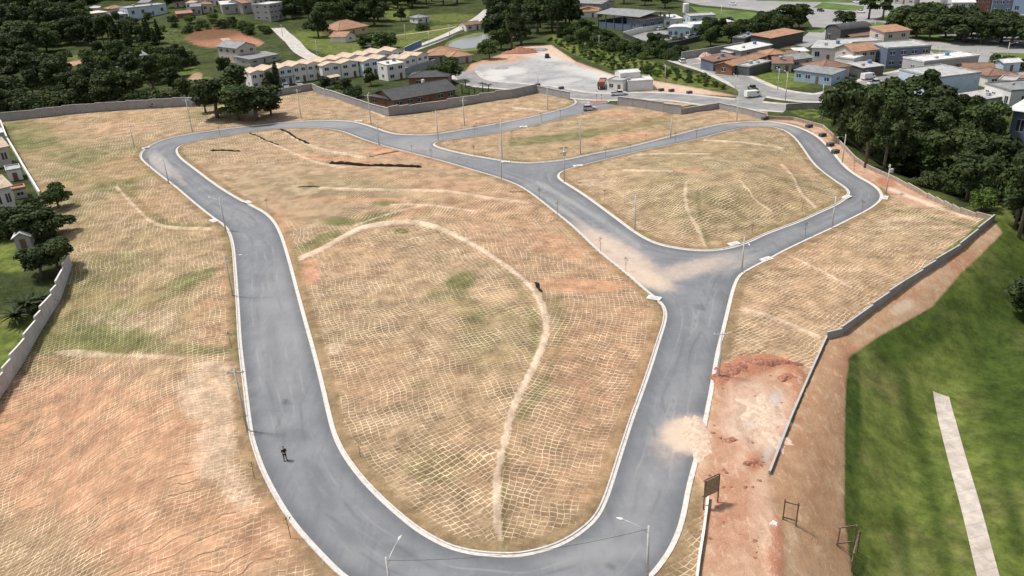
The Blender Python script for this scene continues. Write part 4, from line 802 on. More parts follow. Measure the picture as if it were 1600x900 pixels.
# block of houses and shops right of the diagonal street
G_ = 'houses and shops beyond the street'
for a in [('open_shed', 'blue sided open shed with brown roof by the diagonal street', (1114, 112), (1153, 105), 6, 3.2, 'shed', BRN, WB, 1, 1, 0, .15, .3, True, 'shed'),
    ('street_house', 'long orange roofed building along the diagonal street', (1143, 118), (1196, 101), 6, 3.0, 'gable_x', ORG, WBR, 4, 1, 1, .3, .4), ('black_shed', 'dark shed with pale flat roof beside the grass plot', (1170, 119), (1204, 110), 5, 2.8, 'flat', LGR, WD, 1, 1, 0),
    ('tarp_store', 'store with long white roof above the orange one', (1157, 94), (1204, 84), 7, 3.2, 'shed', WHT, WG, 2, 1, 1, .1), ('small_store', 'tiny grey store at the end of the yard wall', (1163, 75), (1184, 68), 5, 3.5, 'flat', GRY, WD, 1, 1, 0),
    ('yard_house', 'orange roofed house behind the long white roof', (1200, 100), (1228, 98), 8, 3, 'hip', ORG, WBR, 2, 1, 1), ('yard_house', 'grey roofed house in the middle of the block', (1236, 108), (1268, 104), 9, 3, 'gable_x', GRY, WG, 2, 1, 1, .2),
    ('yard_house', 'low house with rust brown roof above the grass plot', (1207, 113), (1236, 113), 7, 2.8, 'shed', BRN, WG, 2, 1, 1, .2), ('blue_house', 'small blue house with dark grey roof beside the grass plot', (1240, 126), (1298, 134), 7, 3.2, 'shed', GRY, WSB, 4, 1, 1, .12, .3),
    ('brown_house', 'house with wide chocolate brown hip roof', (1283, 125), (1326, 120), 10, 3.2, 'hip', BRN, WP, 2, 1, 1, .35), ('sheet_roof_house', 'white house under a pale grey sheet roof', (1267, 95), (1319, 97), 11, 4.4, 'shed', LGR, WW, 3, 1, 1, .12),
    ('old_warehouse', 'old dark warehouse with vaulted black roof near the avenue', (1288, 69), (1311, 73), 14, 5.5, 'vault', DKG, WD, 2, 1, 2, .5), ('flat_shop', 'flat pale roofed shop behind the sheet roof house', (1322, 86), (1374, 83), 9, 4, 'flat', LGR, WG, 3, 1, 1),
    ('brick_lodge', 'rust roofed lodge between the warehouse and the flat shop', (1329, 73), (1370, 69), 8, 3.6, 'gable_x', BRN, WBR, 2, 1, 1, .2), ('gable_house', 'house with bright orange gable roof and brick porch', (1330, 107), (1366, 103), 9, 5.4, 'gable_x', ORG, WP, 3, 2, 1, .35, .6),
    ('white_annexe', 'narrow white annexe left of the orange gable house', (1304, 110), (1332, 113), 6, 4, 'flat', WHT, WW, 1, 1, 0), ('porch', 'open porch with pale roof facing the street', (1346, 122), (1379, 118), 7, 3, 'shed', LGR, WD, 2, 1, 0, .08, .3),
    ('blue_shop', 'two storey blue shop with dark upper window band', (1383, 107), (1450, 103), 12, 6.2, 'flat', LGR, WB, 4, 2, 1), ('orange_loft', 'orange roofed loft behind the blue shop', (1378, 80), (1418, 76), 8, 6.5, 'shed', ORG, WP, 2, 2, 1, .2),
    ('lightblue_warehouse', 'big pale blue warehouse with plain walls by the trees', (1400, 143), (1459, 158), 14, 6, 'flat', LGR, WL, 0, 1, 0), ('long_roof_store', 'store with long pale roof and rooftop dish behind the warehouse', (1440, 124), (1525, 114), 9, 5, 'flat', WHT, WG, 4, 1, 1),
    ('brown_roof_house', 'house with dark brown gable roof right of the long store', (1507, 128), (1552, 128), 10, 3.2, 'gable_x', BRN, WP, 2, 1, 1, .25), ('brown_roof_house', 'house with brown hip roof near the grey corner building', (1541, 137), (1583, 134), 9, 3.2, 'hip', BRN, WW, 2, 1, 1, .3),
    ('skyblue_annexe', 'sky blue flat roofed annexe right of the warehouse', (1478, 149), (1513, 143), 7, 3.2, 'flat', LGR, WSB, 2, 1, 0), ('corner_building', 'grey flat roofed corner building with dark shop windows', (1534, 160), (1574, 173), 15, 4.8, 'flat', GRY, WW, 4, 1, 2),
    ('kiosk', 'light blue kiosk with white roof by the far avenue', (1566, 114), (1592, 112), 4, 3, 'gable_x', WHT, WL, 1, 1, 0, .3), ('white_hangar', 'huge white roofed hangar with blue wall at the right edge', (1572, 228), (1690, 262), 26, 7.5, 'gable_x', WHT, WB, 4, 1, 2, .1, 1.2),
    ('tin_roof_shed', 'rusty tin roofed shed between warehouse and corner building', (1497, 163), (1530, 172), 12, 2.6, 'shed', LGR, WG, 1, 1, 0, .08), ('canopy_station', 'orange roofed open canopy at the street corner', (1203, 77), (1254, 66), 9, 4, 'shed', ORG, WD, 0, 1, 0, .1, .4)]:
    bldg(*a, **({'cat': 'house'} if len(a) < 15 and 'house' in a[0] else ({} if len(a) >= 15 else {'cat': 'building'})), group=G_, **({'open_': True, 'door': False} if a[0] == 'canopy_station' and len(a) < 14 else {}))
for a in [('far_shop', 'white awning shop at the top right', (1486, 22), (1520, 22), 12, 5, 'shed', WHT, WG), ('far_shop', 'rust roofed shop between the awning and the blue shop', (1521, 20), (1546, 20), 12, 7, 'shed', BRN, WBR), ('far_shop', 'dark blue shop at the top right', (1548, 22), (1578, 22), 12, 6.5, 'flat', BRN, WB),
          ('far_shop', 'light blue tall building in the top right corner', (1579, 22), (1625, 22), 12, 10, 'flat', LGR, WSB), ('far_shop', 'grey block at the top edge above the roundabout', (1395, 6), (1428, 8), 12, 6, 'flat', LGR, WG), ('far_shop', 'pale block at the top edge right of the grey block', (1436, 9), (1468, 10), 12, 5, 'flat', LGR, WW)]:
    bldg(*a, 3, 2, 1, .12, cat='shop', group='shops beyond the avenue')
for i, a in enumerate([('lean_to', 'small rust roofed lean-to beside the open blue sided shed', (1126, 101), (1141, 98), 4, 2.5, 'shed', BRN, WG), ('lean_to', 'pale lean-to between the white roof and the yard wall', (1140, 94), (1154, 91), 4, 2.4, 'shed', LGR, WG), ('lean_to', 'low grey lean-to behind the small blue house', (1258, 117), (1280, 119), 5, 2.6, 'shed', GRY, WD),
    ('lean_to', 'rusty lean-to in the yard of the brown roofed house', (1300, 118), (1316, 116), 4, 2.6, 'shed', ORG, WBR), ('lean_to', 'white lean-to left of the sheet roof house', (1243, 95), (1262, 94), 5, 3, 'shed', WHT, WG), ('lean_to', 'brown lean-to against the orange roofed yard house', (1226, 96), (1243, 97), 5, 2.8, 'gable_x', BRN, WBR),
    ('rear_shed', 'grey rear shed behind the flat shop', (1340, 79), (1360, 78), 5, 3, 'flat', GRY, WG), ('rear_shed', 'tan roofed rear house behind the long store', (1462, 110), (1484, 108), 7, 3.5, 'gable_x', ORG, WP), ('rear_shed', 'white rear annexe at the end of the long store', (1490, 108), (1508, 107), 6, 3.5, 'flat', WHT, WW),
    ('rear_shed', 'low rust roofed house right of the brown hip roof', (1584, 140), (1604, 138), 8, 3, 'hip', ORG, WW), ('rear_shed', 'grey shed between the warehouse and the brown gable', (1482, 134), (1504, 134), 5, 3, 'shed', GRY, WG), ('rear_shed', 'pale store behind the corner building', (1556, 146), (1582, 148), 7, 3.4, 'flat', LGR, WW)]): bldg(*a, 2, 1, 1, .15, .3, cat='shed', group='small sheds among the shops')
for a in [('ridge_house', 'small tan roofed house left of the grey sheds', (318, 20), (334, 18), 9, 4, 'hip', ORG, WP), ('ridge_house', 'white house among trees at the left top', (72, 30), (88, 28), 9, 5, 'gable_x', GRY, WW), ('ridge_house', 'pale house hidden in the far left woods', (94, 18), (108, 16), 9, 4, 'hip', LGR, WW), ('ridge_house', 'grey house above the red cut bank', (300, 24), (316, 23), 8, 4, 'gable_x', GRY, WG), ('ridge_house', 'orange roofed house behind the apartment block', (452, 20), (470, 18), 10, 4, 'hip', ORG, WP), ('ridge_house', 'white walled ruin on the scrubby slope', (160, 122), (188, 116), 6, 2.2, 'flat', WG, WG), ('ridge_house', 'long pale wall house above the scrubby slope', (200, 100), (232, 94), 6, 2.4, 'shed', GRY, WG)]: bldg(*a, 2, 1, 1, .3, .4, group='scattered hillside houses')
for x, y in [(318, 8), (336, 6), (362, 4), (408, 4), (470, 6), (486, 3), (545, 4), (300, 12), (30, 48), (56, 40), (150, 20), (226, 12)]:
    bldg('distant_house', 'small pale walled house half hidden among the trees at the top left', (x - 8, y + 4), (x + 8, y + 3), 8, 3.6, ['hip', 'gable_x', 'shed'][(x // 2) % 3], [ORG, GRY, TAN, WHT][(x // 2) % 4], [WW, WP, WG][x % 3], 2, 1, 1, .3, .4, group='distant hillside houses')
# water tower
p = P(1071, 30); e = empty('water_tower', tuple(p), 0, 'white cylindrical water tower beside the office roofs', 'water tower')
MB().tube([(0, 0, -1), (0, 0, 3)], .9, 14).build('shaft', WW, e); MB().tube([(0, 0, 3), (0, 0, 3.2), (0, 0, 7.2), (0, 0, 7.5)], [1, 1.5, 1.5, 1.2], 18).build('tank', WW, e); MB().tube([(1.55, 0, 0), (1.55, 0, 7.3)], .06, 5).build('ladder', WG, e)
# ============================================================ TREES AND SHRUBS
def leafmat(name, dk, lt, hi):
    m, t, b = nmat(name); g = N(t); ob = g.obj(); oi = t.nodes.new('ShaderNodeObjectInfo').outputs['Random']
    c = g.mix(g.rng(g.noise(ob, .55, 4, .6), .35, .65), dk, lt); c = g.mix(g.rng(g.noise(ob, 3.0, 3, .6), .5, .7, 0, .6), c, hi)
    c = g.mix(g.math('MULTIPLY', oi, .45), c, g.mix(oi, dk, hi)); g.L(c, b.inputs['Base Color']); b.inputs['Roughness'].default_value = .7; b.inputs['Specular IOR Level'].default_value = .2
    tr = t.nodes.new('ShaderNodeBsdfTranslucent'); g.L(c, tr.inputs[0]); mx = t.nodes.new('ShaderNodeMixShader'); mx.inputs[0].default_value = .22
    o = [n for n in t.nodes if n.type == 'OUTPUT_MATERIAL'][0]; g.L(b.outputs[0], mx.inputs[1]); g.L(tr.outputs[0], mx.inputs[2]); g.L(mx.outputs[0], o.inputs[0]); return m
LD = leafmat('leaf_dark', (.022, .038, .013, 1), (.052, .074, .024, 1), (.105, .13, .04, 1))
LM = leafmat('leaf_mid', (.032, .055, .015, 1), (.065, .10, .025, 1), (.115, .155, .045, 1))
LB = leafmat('leaf_bright', (.06, .10, .02, 1), (.11, .17, .03, 1), (.18, .23, .06, 1))
bark = simple('bark', (.13, .10, .075), .95, .3, 3)
def crown_pts(lobes, n, rs):
    w_ = np.array([l[3] * l[4] for l in lobes]); k = rs.choice(len(lobes), n, p=w_ / w_.sum()); L_ = np.array(lobes)[k]
    d = rs.normal(size=(n, 3)); d /= np.linalg.norm(d, axis=1)[:, None]; d[:, 2] = np.where(d[:, 2] < -.35, -d[:, 2], d[:, 2]); r = rs.uniform(.55, 1.08, n) ** .6
    return np.stack([L_[:, 0] + d[:, 0] * L_[:, 3] * r, L_[:, 1] + d[:, 1] * L_[:, 3] * r, L_[:, 2] + d[:, 2] * L_[:, 4] * r], 1), d
def leafmesh(name, pts, dirs, size, rs, mat, parent, aspect=1.5):
    n = len(pts); nr = dirs + rs.normal(size=(n, 3)) * .55; nr /= np.linalg.norm(nr, axis=1)[:, None]
    a = np.cross(nr, rs.normal(size=(n, 3))); a /= np.linalg.norm(a, axis=1)[:, None] + 1e-9; b_ = np.cross(nr, a)
    s_ = (size * rs.uniform(.6, 1.35, n))[:, None]; a = a * s_ * aspect * .5; b_ = b_ * s_ * .5
    q = np.stack([pts - a, pts - b_ * .9 + nr * s_ * .12, pts + a, pts + b_ * .9 - nr * s_ * .1], 1).reshape(-1, 3)
    me = bpy.data.meshes.new(name); me.vertices.add(4 * n); me.vertices.foreach_set('co', q.astype(np.float32).ravel()); me.loops.add(4 * n); me.loops.foreach_set('vertex_index', np.arange(4 * n, dtype=np.int32))
    me.polygons.add(n); me.polygons.foreach_set('loop_start', np.arange(0, 4 * n, 4, dtype=np.int32)); me.polygons.foreach_set('loop_total', np.full(n, 4, np.int32)); me.update(calc_edges=True); me.materials.append(mat)
    o = bpy.data.objects.new(name, me); S.collection.objects.link(o); o.parent = parent; return o
def tree_proto(name, kind, seed, mat, n=3400, leaf=.52):
    rs = np.random.RandomState(seed); e = empty(name, (0, 0, 0)); tk = MB(); lobes = []
    if kind == 'broad':
        for i in range(15): an = rs.uniform(0, 6.28); rr = rs.uniform(.3, 2.9); lobes.append((rr * math.cos(an), rr * math.sin(an), rs.uniform(3.0, 8.2) - rr * .35, rs.uniform(1.2, 2.2), rs.uniform(1.0, 1.8)))
        tk.tube([(0, 0, -1), (.1, 0, 1.5), (0, .15, 3.4), (.1, .1, 5.5)], [.36, .28, .2, .08], 8)
        for i in range(6): l = lobes[i]; tk.tube([(0, .1, 2.4 + i * .25), (l[0] * .5, l[1] * .5, (3 + l[2]) / 2), (l[0], l[1], l[2])], [.15, .09, .03], 5)
    elif kind == 'tall':
        for i in range(15): an = rs.uniform(0, 6.28); z = rs.uniform(3.2, 9.3); rr = rs.uniform(.2, 1.7) * (1.15 - abs(z - 6) * .14); lobes.append((rr * math.cos(an), rr * math.sin(an), z, rs.uniform(.7, 1.3), rs.uniform(.7, 1.2)))
        tk.tube([(0, 0, -1), (.05, 0, 3), (-.1, .1, 6), (0, 0, 9)], [.26, .2, .13, .04], 8)
        for i in range(8): l = lobes[i]; tk.tube([(0, 0, l[2] - 1.3), (l[0], l[1], l[2])], [.07, .02], 5)
    elif kind == 'pine':
        for i in range(22): z = 1.6 + i * .38; rr = (10.2 - z) * .24; an = i * 2.4; lobes.append((rr * .55 * math.cos(an), rr * .55 * math.sin(an), z, rr * .62, .35))
        tk.tube([(0, 0, -1), (0, 0, 5), (0, 0, 9.9)], [.22, .13, .03], 7)
    elif kind == 'cypress':
        for i in range(14): z = .8 + i * .66; lobes.append((rs.uniform(-.1, .1), rs.uniform(-.1, .1), z, .95 * math.sin(min(1, (10.4 - z) / 5) * 1.57) * .95, .6))
        tk.tube([(0, 0, -1), (0, 0, 9)], [.16, .04], 6)
    elif kind == 'shrub':
        for i in range(9): an = rs.uniform(0, 6.28); rr = rs.uniform(0, 3.6); lobes.append((rr * math.cos(an), rr * math.sin(an), rs.uniform(1.2, 3.6) - rr * .25, rs.uniform(1.3, 2.3), rs.uniform(1.0, 2.0)))
        for i in range(4): tk.tube([(0, 0, -.6), (lobes[i][0] * .5, lobes[i][1] * .5, 1), (lobes[i][0], lobes[i][1], lobes[i][2])], [.12, .08, .03], 5)
    p, d = crown_pts(lobes, n, rs); tk.build('trunk', bark, e, smooth=True); leafmesh('crown', p, d, leaf, rs, mat, e); return e
def palm_proto(name, n, L_, mat, h, droop=.5):
    rs = np.random.RandomState(n); e = empty(name, (0, 0, 0)); MB().tube([(0, 0, -.5), (.1, 0, h * .5), (0, 0, h)], [.22, .17, .14], 8).build('trunk', bark, e, smooth=True); fr = MB()
    for i in range(n):
        an = i * 2.399; up = rs.uniform(.05, 1.2); l = L_ * rs.uniform(.75, 1.1); pts = []
        for k in range(6): t_ = k / 5; pts.append(Vector((math.cos(an) * l * t_ * math.cos(up * (1 - t_ * .6)), math.sin(an) * l * t_ * math.cos(up * (1 - t_ * .6)), h + l * t_ * math.sin(up) - droop * l * t_ * t_)))
        s_ = Vector((-math.sin(an), math.cos(an), 0)); wd = [.05, .16, .2, .17, .11, .01]; vs = []
        for k in range(6): vs += [pts[k] - s_ * wd[k] * L_ * .45 - Vector((0, 0, .06)), pts[k], pts[k] + s_ * wd[k] * L_ * .45 - Vector((0, 0, .06))]
        fs = [];
        for k in range(5): a_ = k * 3; fs += [(a_, a_ + 1, a_ + 4, a_ + 3), (a_ + 1, a_ + 2, a_ + 5, a_ + 4)]
        fr.add(vs, fs)
    fr.build('crown', mat, e, fix=False); return e
PB = [tree_proto('broadleaf_tree', 'broad', s_, LD) for s_ in (1, 2, 3)]; PBM = [tree_proto('broadleaf_tree', 'broad', s_, LM) for s_ in (4, 5)]
PT = [tree_proto('eucalyptus_tree', 'tall', s_, LD, 2200, .42) for s_ in (6, 7)]; PP = [tree_proto('conifer_tree', 'pine', 8, LD, 2200, .45)]; PC = [tree_proto('cypress_tree', 'cypress', 9, LD, 1400, .32)]
PS = [tree_proto('shrub', 'shrub', s_, LM, 1500, .5) for s_ in (10, 11)]; PSD = [tree_proto('shrub', 'shrub', 12, LD, 1500, .5)]; PSB = [tree_proto('shrub', 'shrub', 13, LB, 1300, .45)]; PBB = [tree_proto('broadleaf_tree', 'broad', 14, LB)]
PALM = palm_proto('spiky_palm', 46, 2.6, LD, 1.4, .35); PALM2 = palm_proto('palm_tree', 18, 1.7, LM, 2.6, .6)
KINDS = {'b': PB, 'm': PBM, 't': PT, 'p': PP, 'c': PC, 's': PS, 'd': PSD, 'g': PSB, 'B': PBB}
NM = {'b': 'tree', 'm': 'tree', 't': 'tree', 'p': 'conifer', 'c': 'cypress', 's': 'shrub', 'd': 'shrub', 'g': 'shrub', 'B': 'tree'}
rt = random.Random(5)
def tree(k, px, h, wd=None, label=None, group=None):
    """foot at px, height h metres, spread wd metres"""
    pr = rt.choice(KINDS[k]); base_w = {'b': 8, 'm': 8, 'B': 8, 't': 4.6, 'p': 5, 'c': 2, 's': 9, 'd': 9, 'g': 9}[k]; base_h = {'s': 5, 'd': 5, 'g': 5}.get(k, 9.6)
    wd = wd or base_w * h / base_h; p = P(*px); sz = h / base_h; sw = wd / base_w
    return place(pr, tuple(p), rt.uniform(0, 6.28), (sw, sw, sz), label, group, NM[k])
def scatter(poly_, gap_m, n, kinds, hr, label, group, wfac=1.0, seed=1):
    rr = random.Random(seed); pa = np.array(poly_, float); lo, hi = pa.min(0), pa.max(0); got = []
    for _ in range(n * 40):
        if len(got) >= n: break
        x = rr.uniform(lo[0], hi[0]); y = rr.uniform(lo[1], hi[1])
        if not inside(np.array([x]), np.array([y]), pa)[0]: continue
        s_ = (y + 140) * .0177
        if any(((x - a) / (gap_m * s_)) ** 2 + ((y - b_) / (gap_m * s_ * .38)) ** 2 < 1 for a, b_ in got): continue
        got.append((x, y))
    for i, (x, y) in enumerate(sorted(got, key=lambda q: q[1])):
        k = kinds[rr.randrange(len(kinds))]; h = rr.uniform(*hr) * (.55 if k in 'sdg' else 1)
        bw = {'b': 8, 'm': 8, 'B': 8, 't': 4.8, 'p': 5, 'c': 2, 's': 9, 'd': 9, 'g': 9}[k]; bh = {'s': 5, 'd': 5, 'g': 5}.get(k, 9.6)
        kn = {'b': 'dark round crowned tree', 'm': 'mid green round crowned tree', 'B': 'bright green leafy tree', 't': 'slim tall dark tree', 'p': 'pointed dark conifer', 'c': 'dark cypress', 's': 'green bush', 'd': 'dark bush', 'g': 'bright green bush'}[k]
        tree(k, (x, y), h, bw * h / bh * wfac, kn + ' ' + label, kn + 's ' + group)
scatter([(285, 44), (340, 34), (400, 40), (420, 52), (395, 54), (340, 40), (292, 52)], 4, 16, 'sdg', (3, 6), 'along the rim of the red cut', 'rim of the cut', 1, 20)
# far hillside woods, top left
scatter([(-30, -25), (130, -25), (130, 20), (128, 60), (90, 88), (60, 92), (0, 110), (-30, 110)], 6.5, 85, 'bmbtmb', (10, 18), 'in the dense woods at the top left', 'in the top left woods', 1.3, 1)
scatter([(-30, 112), (60, 100), (80, 118), (150, 138), (290, 148), (300, 158), (200, 164), (60, 176), (-30, 186)], 5, 90, 'bbbtmdd', (8, 13), 'just above the long stepped wall', 'above the stepped wall', 1.35, 2)
scatter([(110, 55), (255, 62), (250, 75), (215, 85), (175, 82), (110, 72)], 5, 34, 'ppptb', (9, 13), 'in the clump of conifers on the hillside', 'in the hillside clump', 1.2, 3)
scatter([(130, 85), (290, 80), (300, 100), (270, 130), (130, 132)], 4, 90, 'sddgmsdb', (5, 10), 'scattered over the scrubby slope', 'on the scrubby slope', 1, 4)
scatter([(180, 35), (340, 28), (430, 45), (420, 60), (300, 40), (190, 62)], 7, 34, 'sdgm', (5, 8), 'on the grassy ridge by the red cut', 'on the ridge', 1, 5)
scatter([(130, -25), (520, -25), (520, 8), (470, 22), (300, 16), (262, 10), (140, 12)], 7.5, 60, 'bbtm', (10, 15), 'among the houses at the top left', 'among the top left houses', 1.25, 6)
scatter([(445, 0), (740, -25), (740, 2), (690, 12), (600, 18), (598, 44), (480, 44), (450, 30)], 6.5, 70, 'bbbmt', (11, 16), 'in the dark belt across the top centre', 'in the top centre belt', 1.15, 7)
scatter([(752, -25), (900, -25), (905, 0), (893, 40), (868, 62), (800, 80), (775, 60), (765, 20)], 6, 60, 'bbtt', (13, 18), 'in the tall grove behind the gravel lot', 'in the tall grove', 1.15, 8)
scatter([(885, 45), (930, 52), (975, 70), (1040, 84), (1062, 84), (1050, 94), (1000, 92), (930, 78), (880, 66)], 3.6, 60, 'sdssm', (5, 8), 'on the green bank below the office car park', 'below the office car park', 1.1, 9)
scatter([(1098, 56), (1150, 52), (1200, 40), (1250, 44), (1205, 58), (1160, 68), (1105, 74)], 5, 34, 'bbm', (7, 9), 'behind the long yard wall', 'behind the yard wall', 1.1, 10)
scatter([(900, -20), (1065, -20), (1060, 3), (1045, 26), (1000, 8), (940, 4)], 9, 14, 'bm', (9, 12), 'along the top edge by the avenue', 'along the avenue', 1.2, 11)
scatter([(1395, 52), (1470, 40), (1560, 48), (1640, 66), (1640, 84), (1520, 68), (1420, 62)], 5.5, 22, 'bbmb', (8, 11), 'on the green strip between the avenues', 'between the avenues', 1.35, 12)
scatter([(855, 62), (900, 86), (960, 110), (1060, 128), (1140, 142), (1100, 122), (1040, 106), (990, 94), (920, 72)], 2.0, 110, 'sgssg', (1.2, 3.6), 'on the grassy bank above the lot', 'on the lot bank', 1, 13)
# woods on the right: big near trees
scatter([(1300, 182), (1345, 184), (1420, 194), (1500, 214), (1555, 262), (1650, 330), (1650, 400), (1600, 372), (1560, 330), (1500, 312), (1440, 286), (1380, 260), (1340, 236)], 4.8, 105, 'bbbbtbmdtb', (7, 14), 'in the dark woods beyond the low brown wall', 'in the right hand woods', 1.2, 14)
scatter([(1290, 172), (1330, 164), (1400, 172), (1450, 178), (1500, 186), (1540, 204), (1500, 204), (1400, 192), (1320, 190)], 5, 20, 'mbbs', (5.5, 8), 'at the back of the woods by the blue warehouse', 'behind the right hand woods', 1.2, 15)
scatter([(1380, 268), (1440, 290), (1500, 312), (1560, 335), (1550, 325), (1480, 292), (1400, 262)], 5, 14, 'gsd', (4, 7), 'just outside the low brown wall', 'outside the low wall', 1, 16)
for a in [('B', (1432, 262), 8, 5, 'bright lime green tree glowing among the dark woods'), ('B', (1582, 335), 8, 4.5, 'pale green leafy tree at the right edge'), ('g', (1535, 330), 4, 6, 'bright round shrub at the foot of the woods'), ('t', (1352, 262), 15, 6, 'tall thin trunked tree leaning over the pale path'), ('t', (1380, 268), 14, 6, 'second thin trunked tree right of the leaning one'),
          ('b', (1312, 218), 15, 12, 'leafy tree at the near left corner of the woods'), ('t', (1592, 372), 16, 6, 'tall bare trunked tree at the right edge above the field'), ('b', (1607, 492), 7, 9, 'dark dense bush cut by the right edge above the field'), ('s', (1640, 560), 5, 8, 'weedy bush beyond the right edge of the field'),
          ('b', (340, 184), 14, 16, 'left tree of the dark clump behind the sod field'), ('b', (402, 188), 12, 16, 'right tree of the dark clump behind the sod field'), ('m', (372, 188), 11, 15, 'front tree of the dark clump with the roadside shade'), ('b', (365, 176), 15, 15, 'middle tree of the dark clump behind the sod field'), ('b', (424, 180), 7.5, 9, 'low tree at the right end of the dark clump'), ('b', (322, 176), 8, 8, 'small tree at the left end of the dark clump'),
          ('b', (352, 122), 9, 6, 'dark tree standing in front of the gabled pale house'), ('m', (703, 128), 8.5, 9.5, 'leafy tree beside the charcoal roofed house'), ('m', (678, 124), 5, 5, 'small tree behind the charcoal roof'), ('b', (580, 134), 6.5, 5, 'dark round tree between front row and brick house'), ('d', (553, 152), 4, 8, 'dark hedge left of the brick annexe'), ('b', (540, 146), 5.5, 6, 'dark tree over the wall by the brick annexe'), ('b', (508, 140), 5, 6, 'dark tree in the corner yard below the terrace'),
          ('b', (424, 138), 6.5, 5, 'dark tree left of the terrace yards'), ('c', (434, 138), 9, 2.6, 'single dark cypress in front of the terrace'), ('b', (498, 58), 13, 12, 'big tree at the left of the bright meadow'), ('b', (552, 28), 13, 14, 'big dark tree above the orange bungalow'), ('b', (585, 40), 12, 12, 'second big dark tree above the orange bungalow'), ('m', (596, 78), 8, 12, 'broad tree right of the orange bungalow'), ('m', (570, 74), 6, 7, 'small tree in front of the orange bungalow'), ('b', (610, 74), 7, 8, 'round tree by the meadow road'),
          ('b', (627, 33), 8, 7, 'lone round tree on the bright slope'), ('d', (660, 47), 4, 8, 'dark bush below the tiny white cottage'), ('m', (765, 92), 8, 8, 'tree left of the gravel lot near the pond'), ('m', (783, 78), 9, 9, 'tree between pond and gravel lot'), ('b', (1237, 46), 12, 19, 'great spreading tree on the avenue bank'), ('b', (1210, 48), 9, 12, 'smaller tree left of the great spreading one'), ('b', (1318, 40), 7, 12, 'wide umbrella shaped tree on the roundabout'), ('t', (1357, 30), 12, 10, 'tall open tree beside the roundabout'), ('t', (1379, 32), 12, 9, 'second tall open tree beside the roundabout'),
          ('b', (1425, 50), 12, 22, 'broad dark tree beyond the roundabout'), ('b', (1505, 66), 12, 20, 'large dark tree in the middle of the avenue strip'), ('b', (1580, 72), 11, 18, 'large dark tree at the right of the avenue strip'), ('d', (1562, 103), 4, 9, 'dark hedge next to the light blue kiosk'), ('d', (1592, 108), 4, 9, 'dark hedge right of the light blue kiosk'),
          ('b', (60, 372), 7, 9, 'dark spreading tree behind the little shed'), ('b', (88, 368), 6, 7, 'dark tree leaning over the left boundary'), ('m', (92, 325), 5.5, 6, 'ragged leafy tree at the left boundary'), ('b', (30, 360), 6, 8, 'dark tree between white house and shed'), ('b', (92, 425), 7, 8, 'dark tree at the top of the sawtooth wall'), ('b', (66, 432), 6.5, 7, 'dense dark tree beside the shed'), ('d', (50, 325), 2.6, 4, 'low hedge beside the white house yard'), ('d', (12, 372), 4, 6, 'dark bush left of the little shed')]: tree(a[0], a[1], a[2], a[3], a[4])
for i, (x, y, sc_) in enumerate([(45, 490, 1.25), (28, 505, 1.0), (66, 480, .95)]):
    place(PALM, tuple(P(x, y)), i * 1.3, sc_, ['biggest spiky palm behind the sawtooth wall', 'spiky palm nearest the left edge', 'spiky palm closest to the sawtooth wall'][i], 'spiky palms', 'palm')
for i, (x, y) in enumerate([(722, 146), (733, 149), (728, 138), (755, 144), (764, 146), (742, 152)]):
    place(PALM2, tuple(P(x, y)), i * 1.1, 1.0, 'small palm in the garden beside the dark roofed house', 'garden palms', 'palm')
# prototypes nobody used are removed
for pr in PB + PBM + PT + PP + PC + PS + PSD + PSB + PBB + [PALM, PALM2]:
    if pr.name not in USED:
        for c in list(kids(pr)): bpy.data.objects.remove(c)
        bpy.data.objects.remove(pr)
# ============================================================ POLES, LAMPS, CABLES
conc = simple('pole_concrete', (.50, .49, .47), .85, .12, 2); metal = simple('galvanised_metal', (.45, .46, .47), .45, .08, 2, metal=.3); blackm = simple('black_metal', (.03, .03, .03), .5); wood = simple('weathered_wood', (.17, .12, .085), .9, .3, 4); lampw = simple('lamp_white', (.7, .7, .68), .4)
def pole_proto(kind):
    e = empty('utility_pole' if kind != 'lamp' else 'street_lamp')
    MB().tube([(0, 0, -1), (0, 0, 8.0)], [.15, .09], 8).build('post', conc, e, smooth=True)
    if kind in ('arm', 'trafo', 'cross'):
        MB().box(-.95, .95, .12, .24, 7.45, 7.58).build('crossarm', wood if kind == 'trafo' else metal, e)
        for x in (-.8, 0, .8): MB().tube([(x, .18, 7.585), (x, .18, 7.68), (x, .18, 7.82)], [.03, .07, .03], 6).build('insulator', lampw, e)
    if kind == 'trafo':
        MB().tube([(0, -.42, 6.0), (0, -.42, 6.9)], [.36, .36], 12).tube([(0, -.42, 6.905), (0, -.42, 7.05)], [.25, .08], 8).build('transformer', metal, e)
        MB().box(-.7, .7, -.25, -.14, 6.45, 6.55).build('bracket', wood, e)
    if kind in ('arm', 'lamp'):
        a = MB().tube([(0, .1, 7.0), (0, .8, 7.5), (0, 1.7, 7.75), (0, 2.3, 7.78)], [.05, .045, .04, .035], 6).build('arm', metal, e, smooth=True)
        MB().tube([(0, 2.25, 7.76), (0, 2.5, 7.78), (0, 2.95, 7.74)], [.07, .15, .06], 8).build('lamp_head', lampw, a, smooth=True)
    return e
PP_ = {k: pole_proto(k) for k in ('arm', 'trafo', 'cross', 'lamp')}
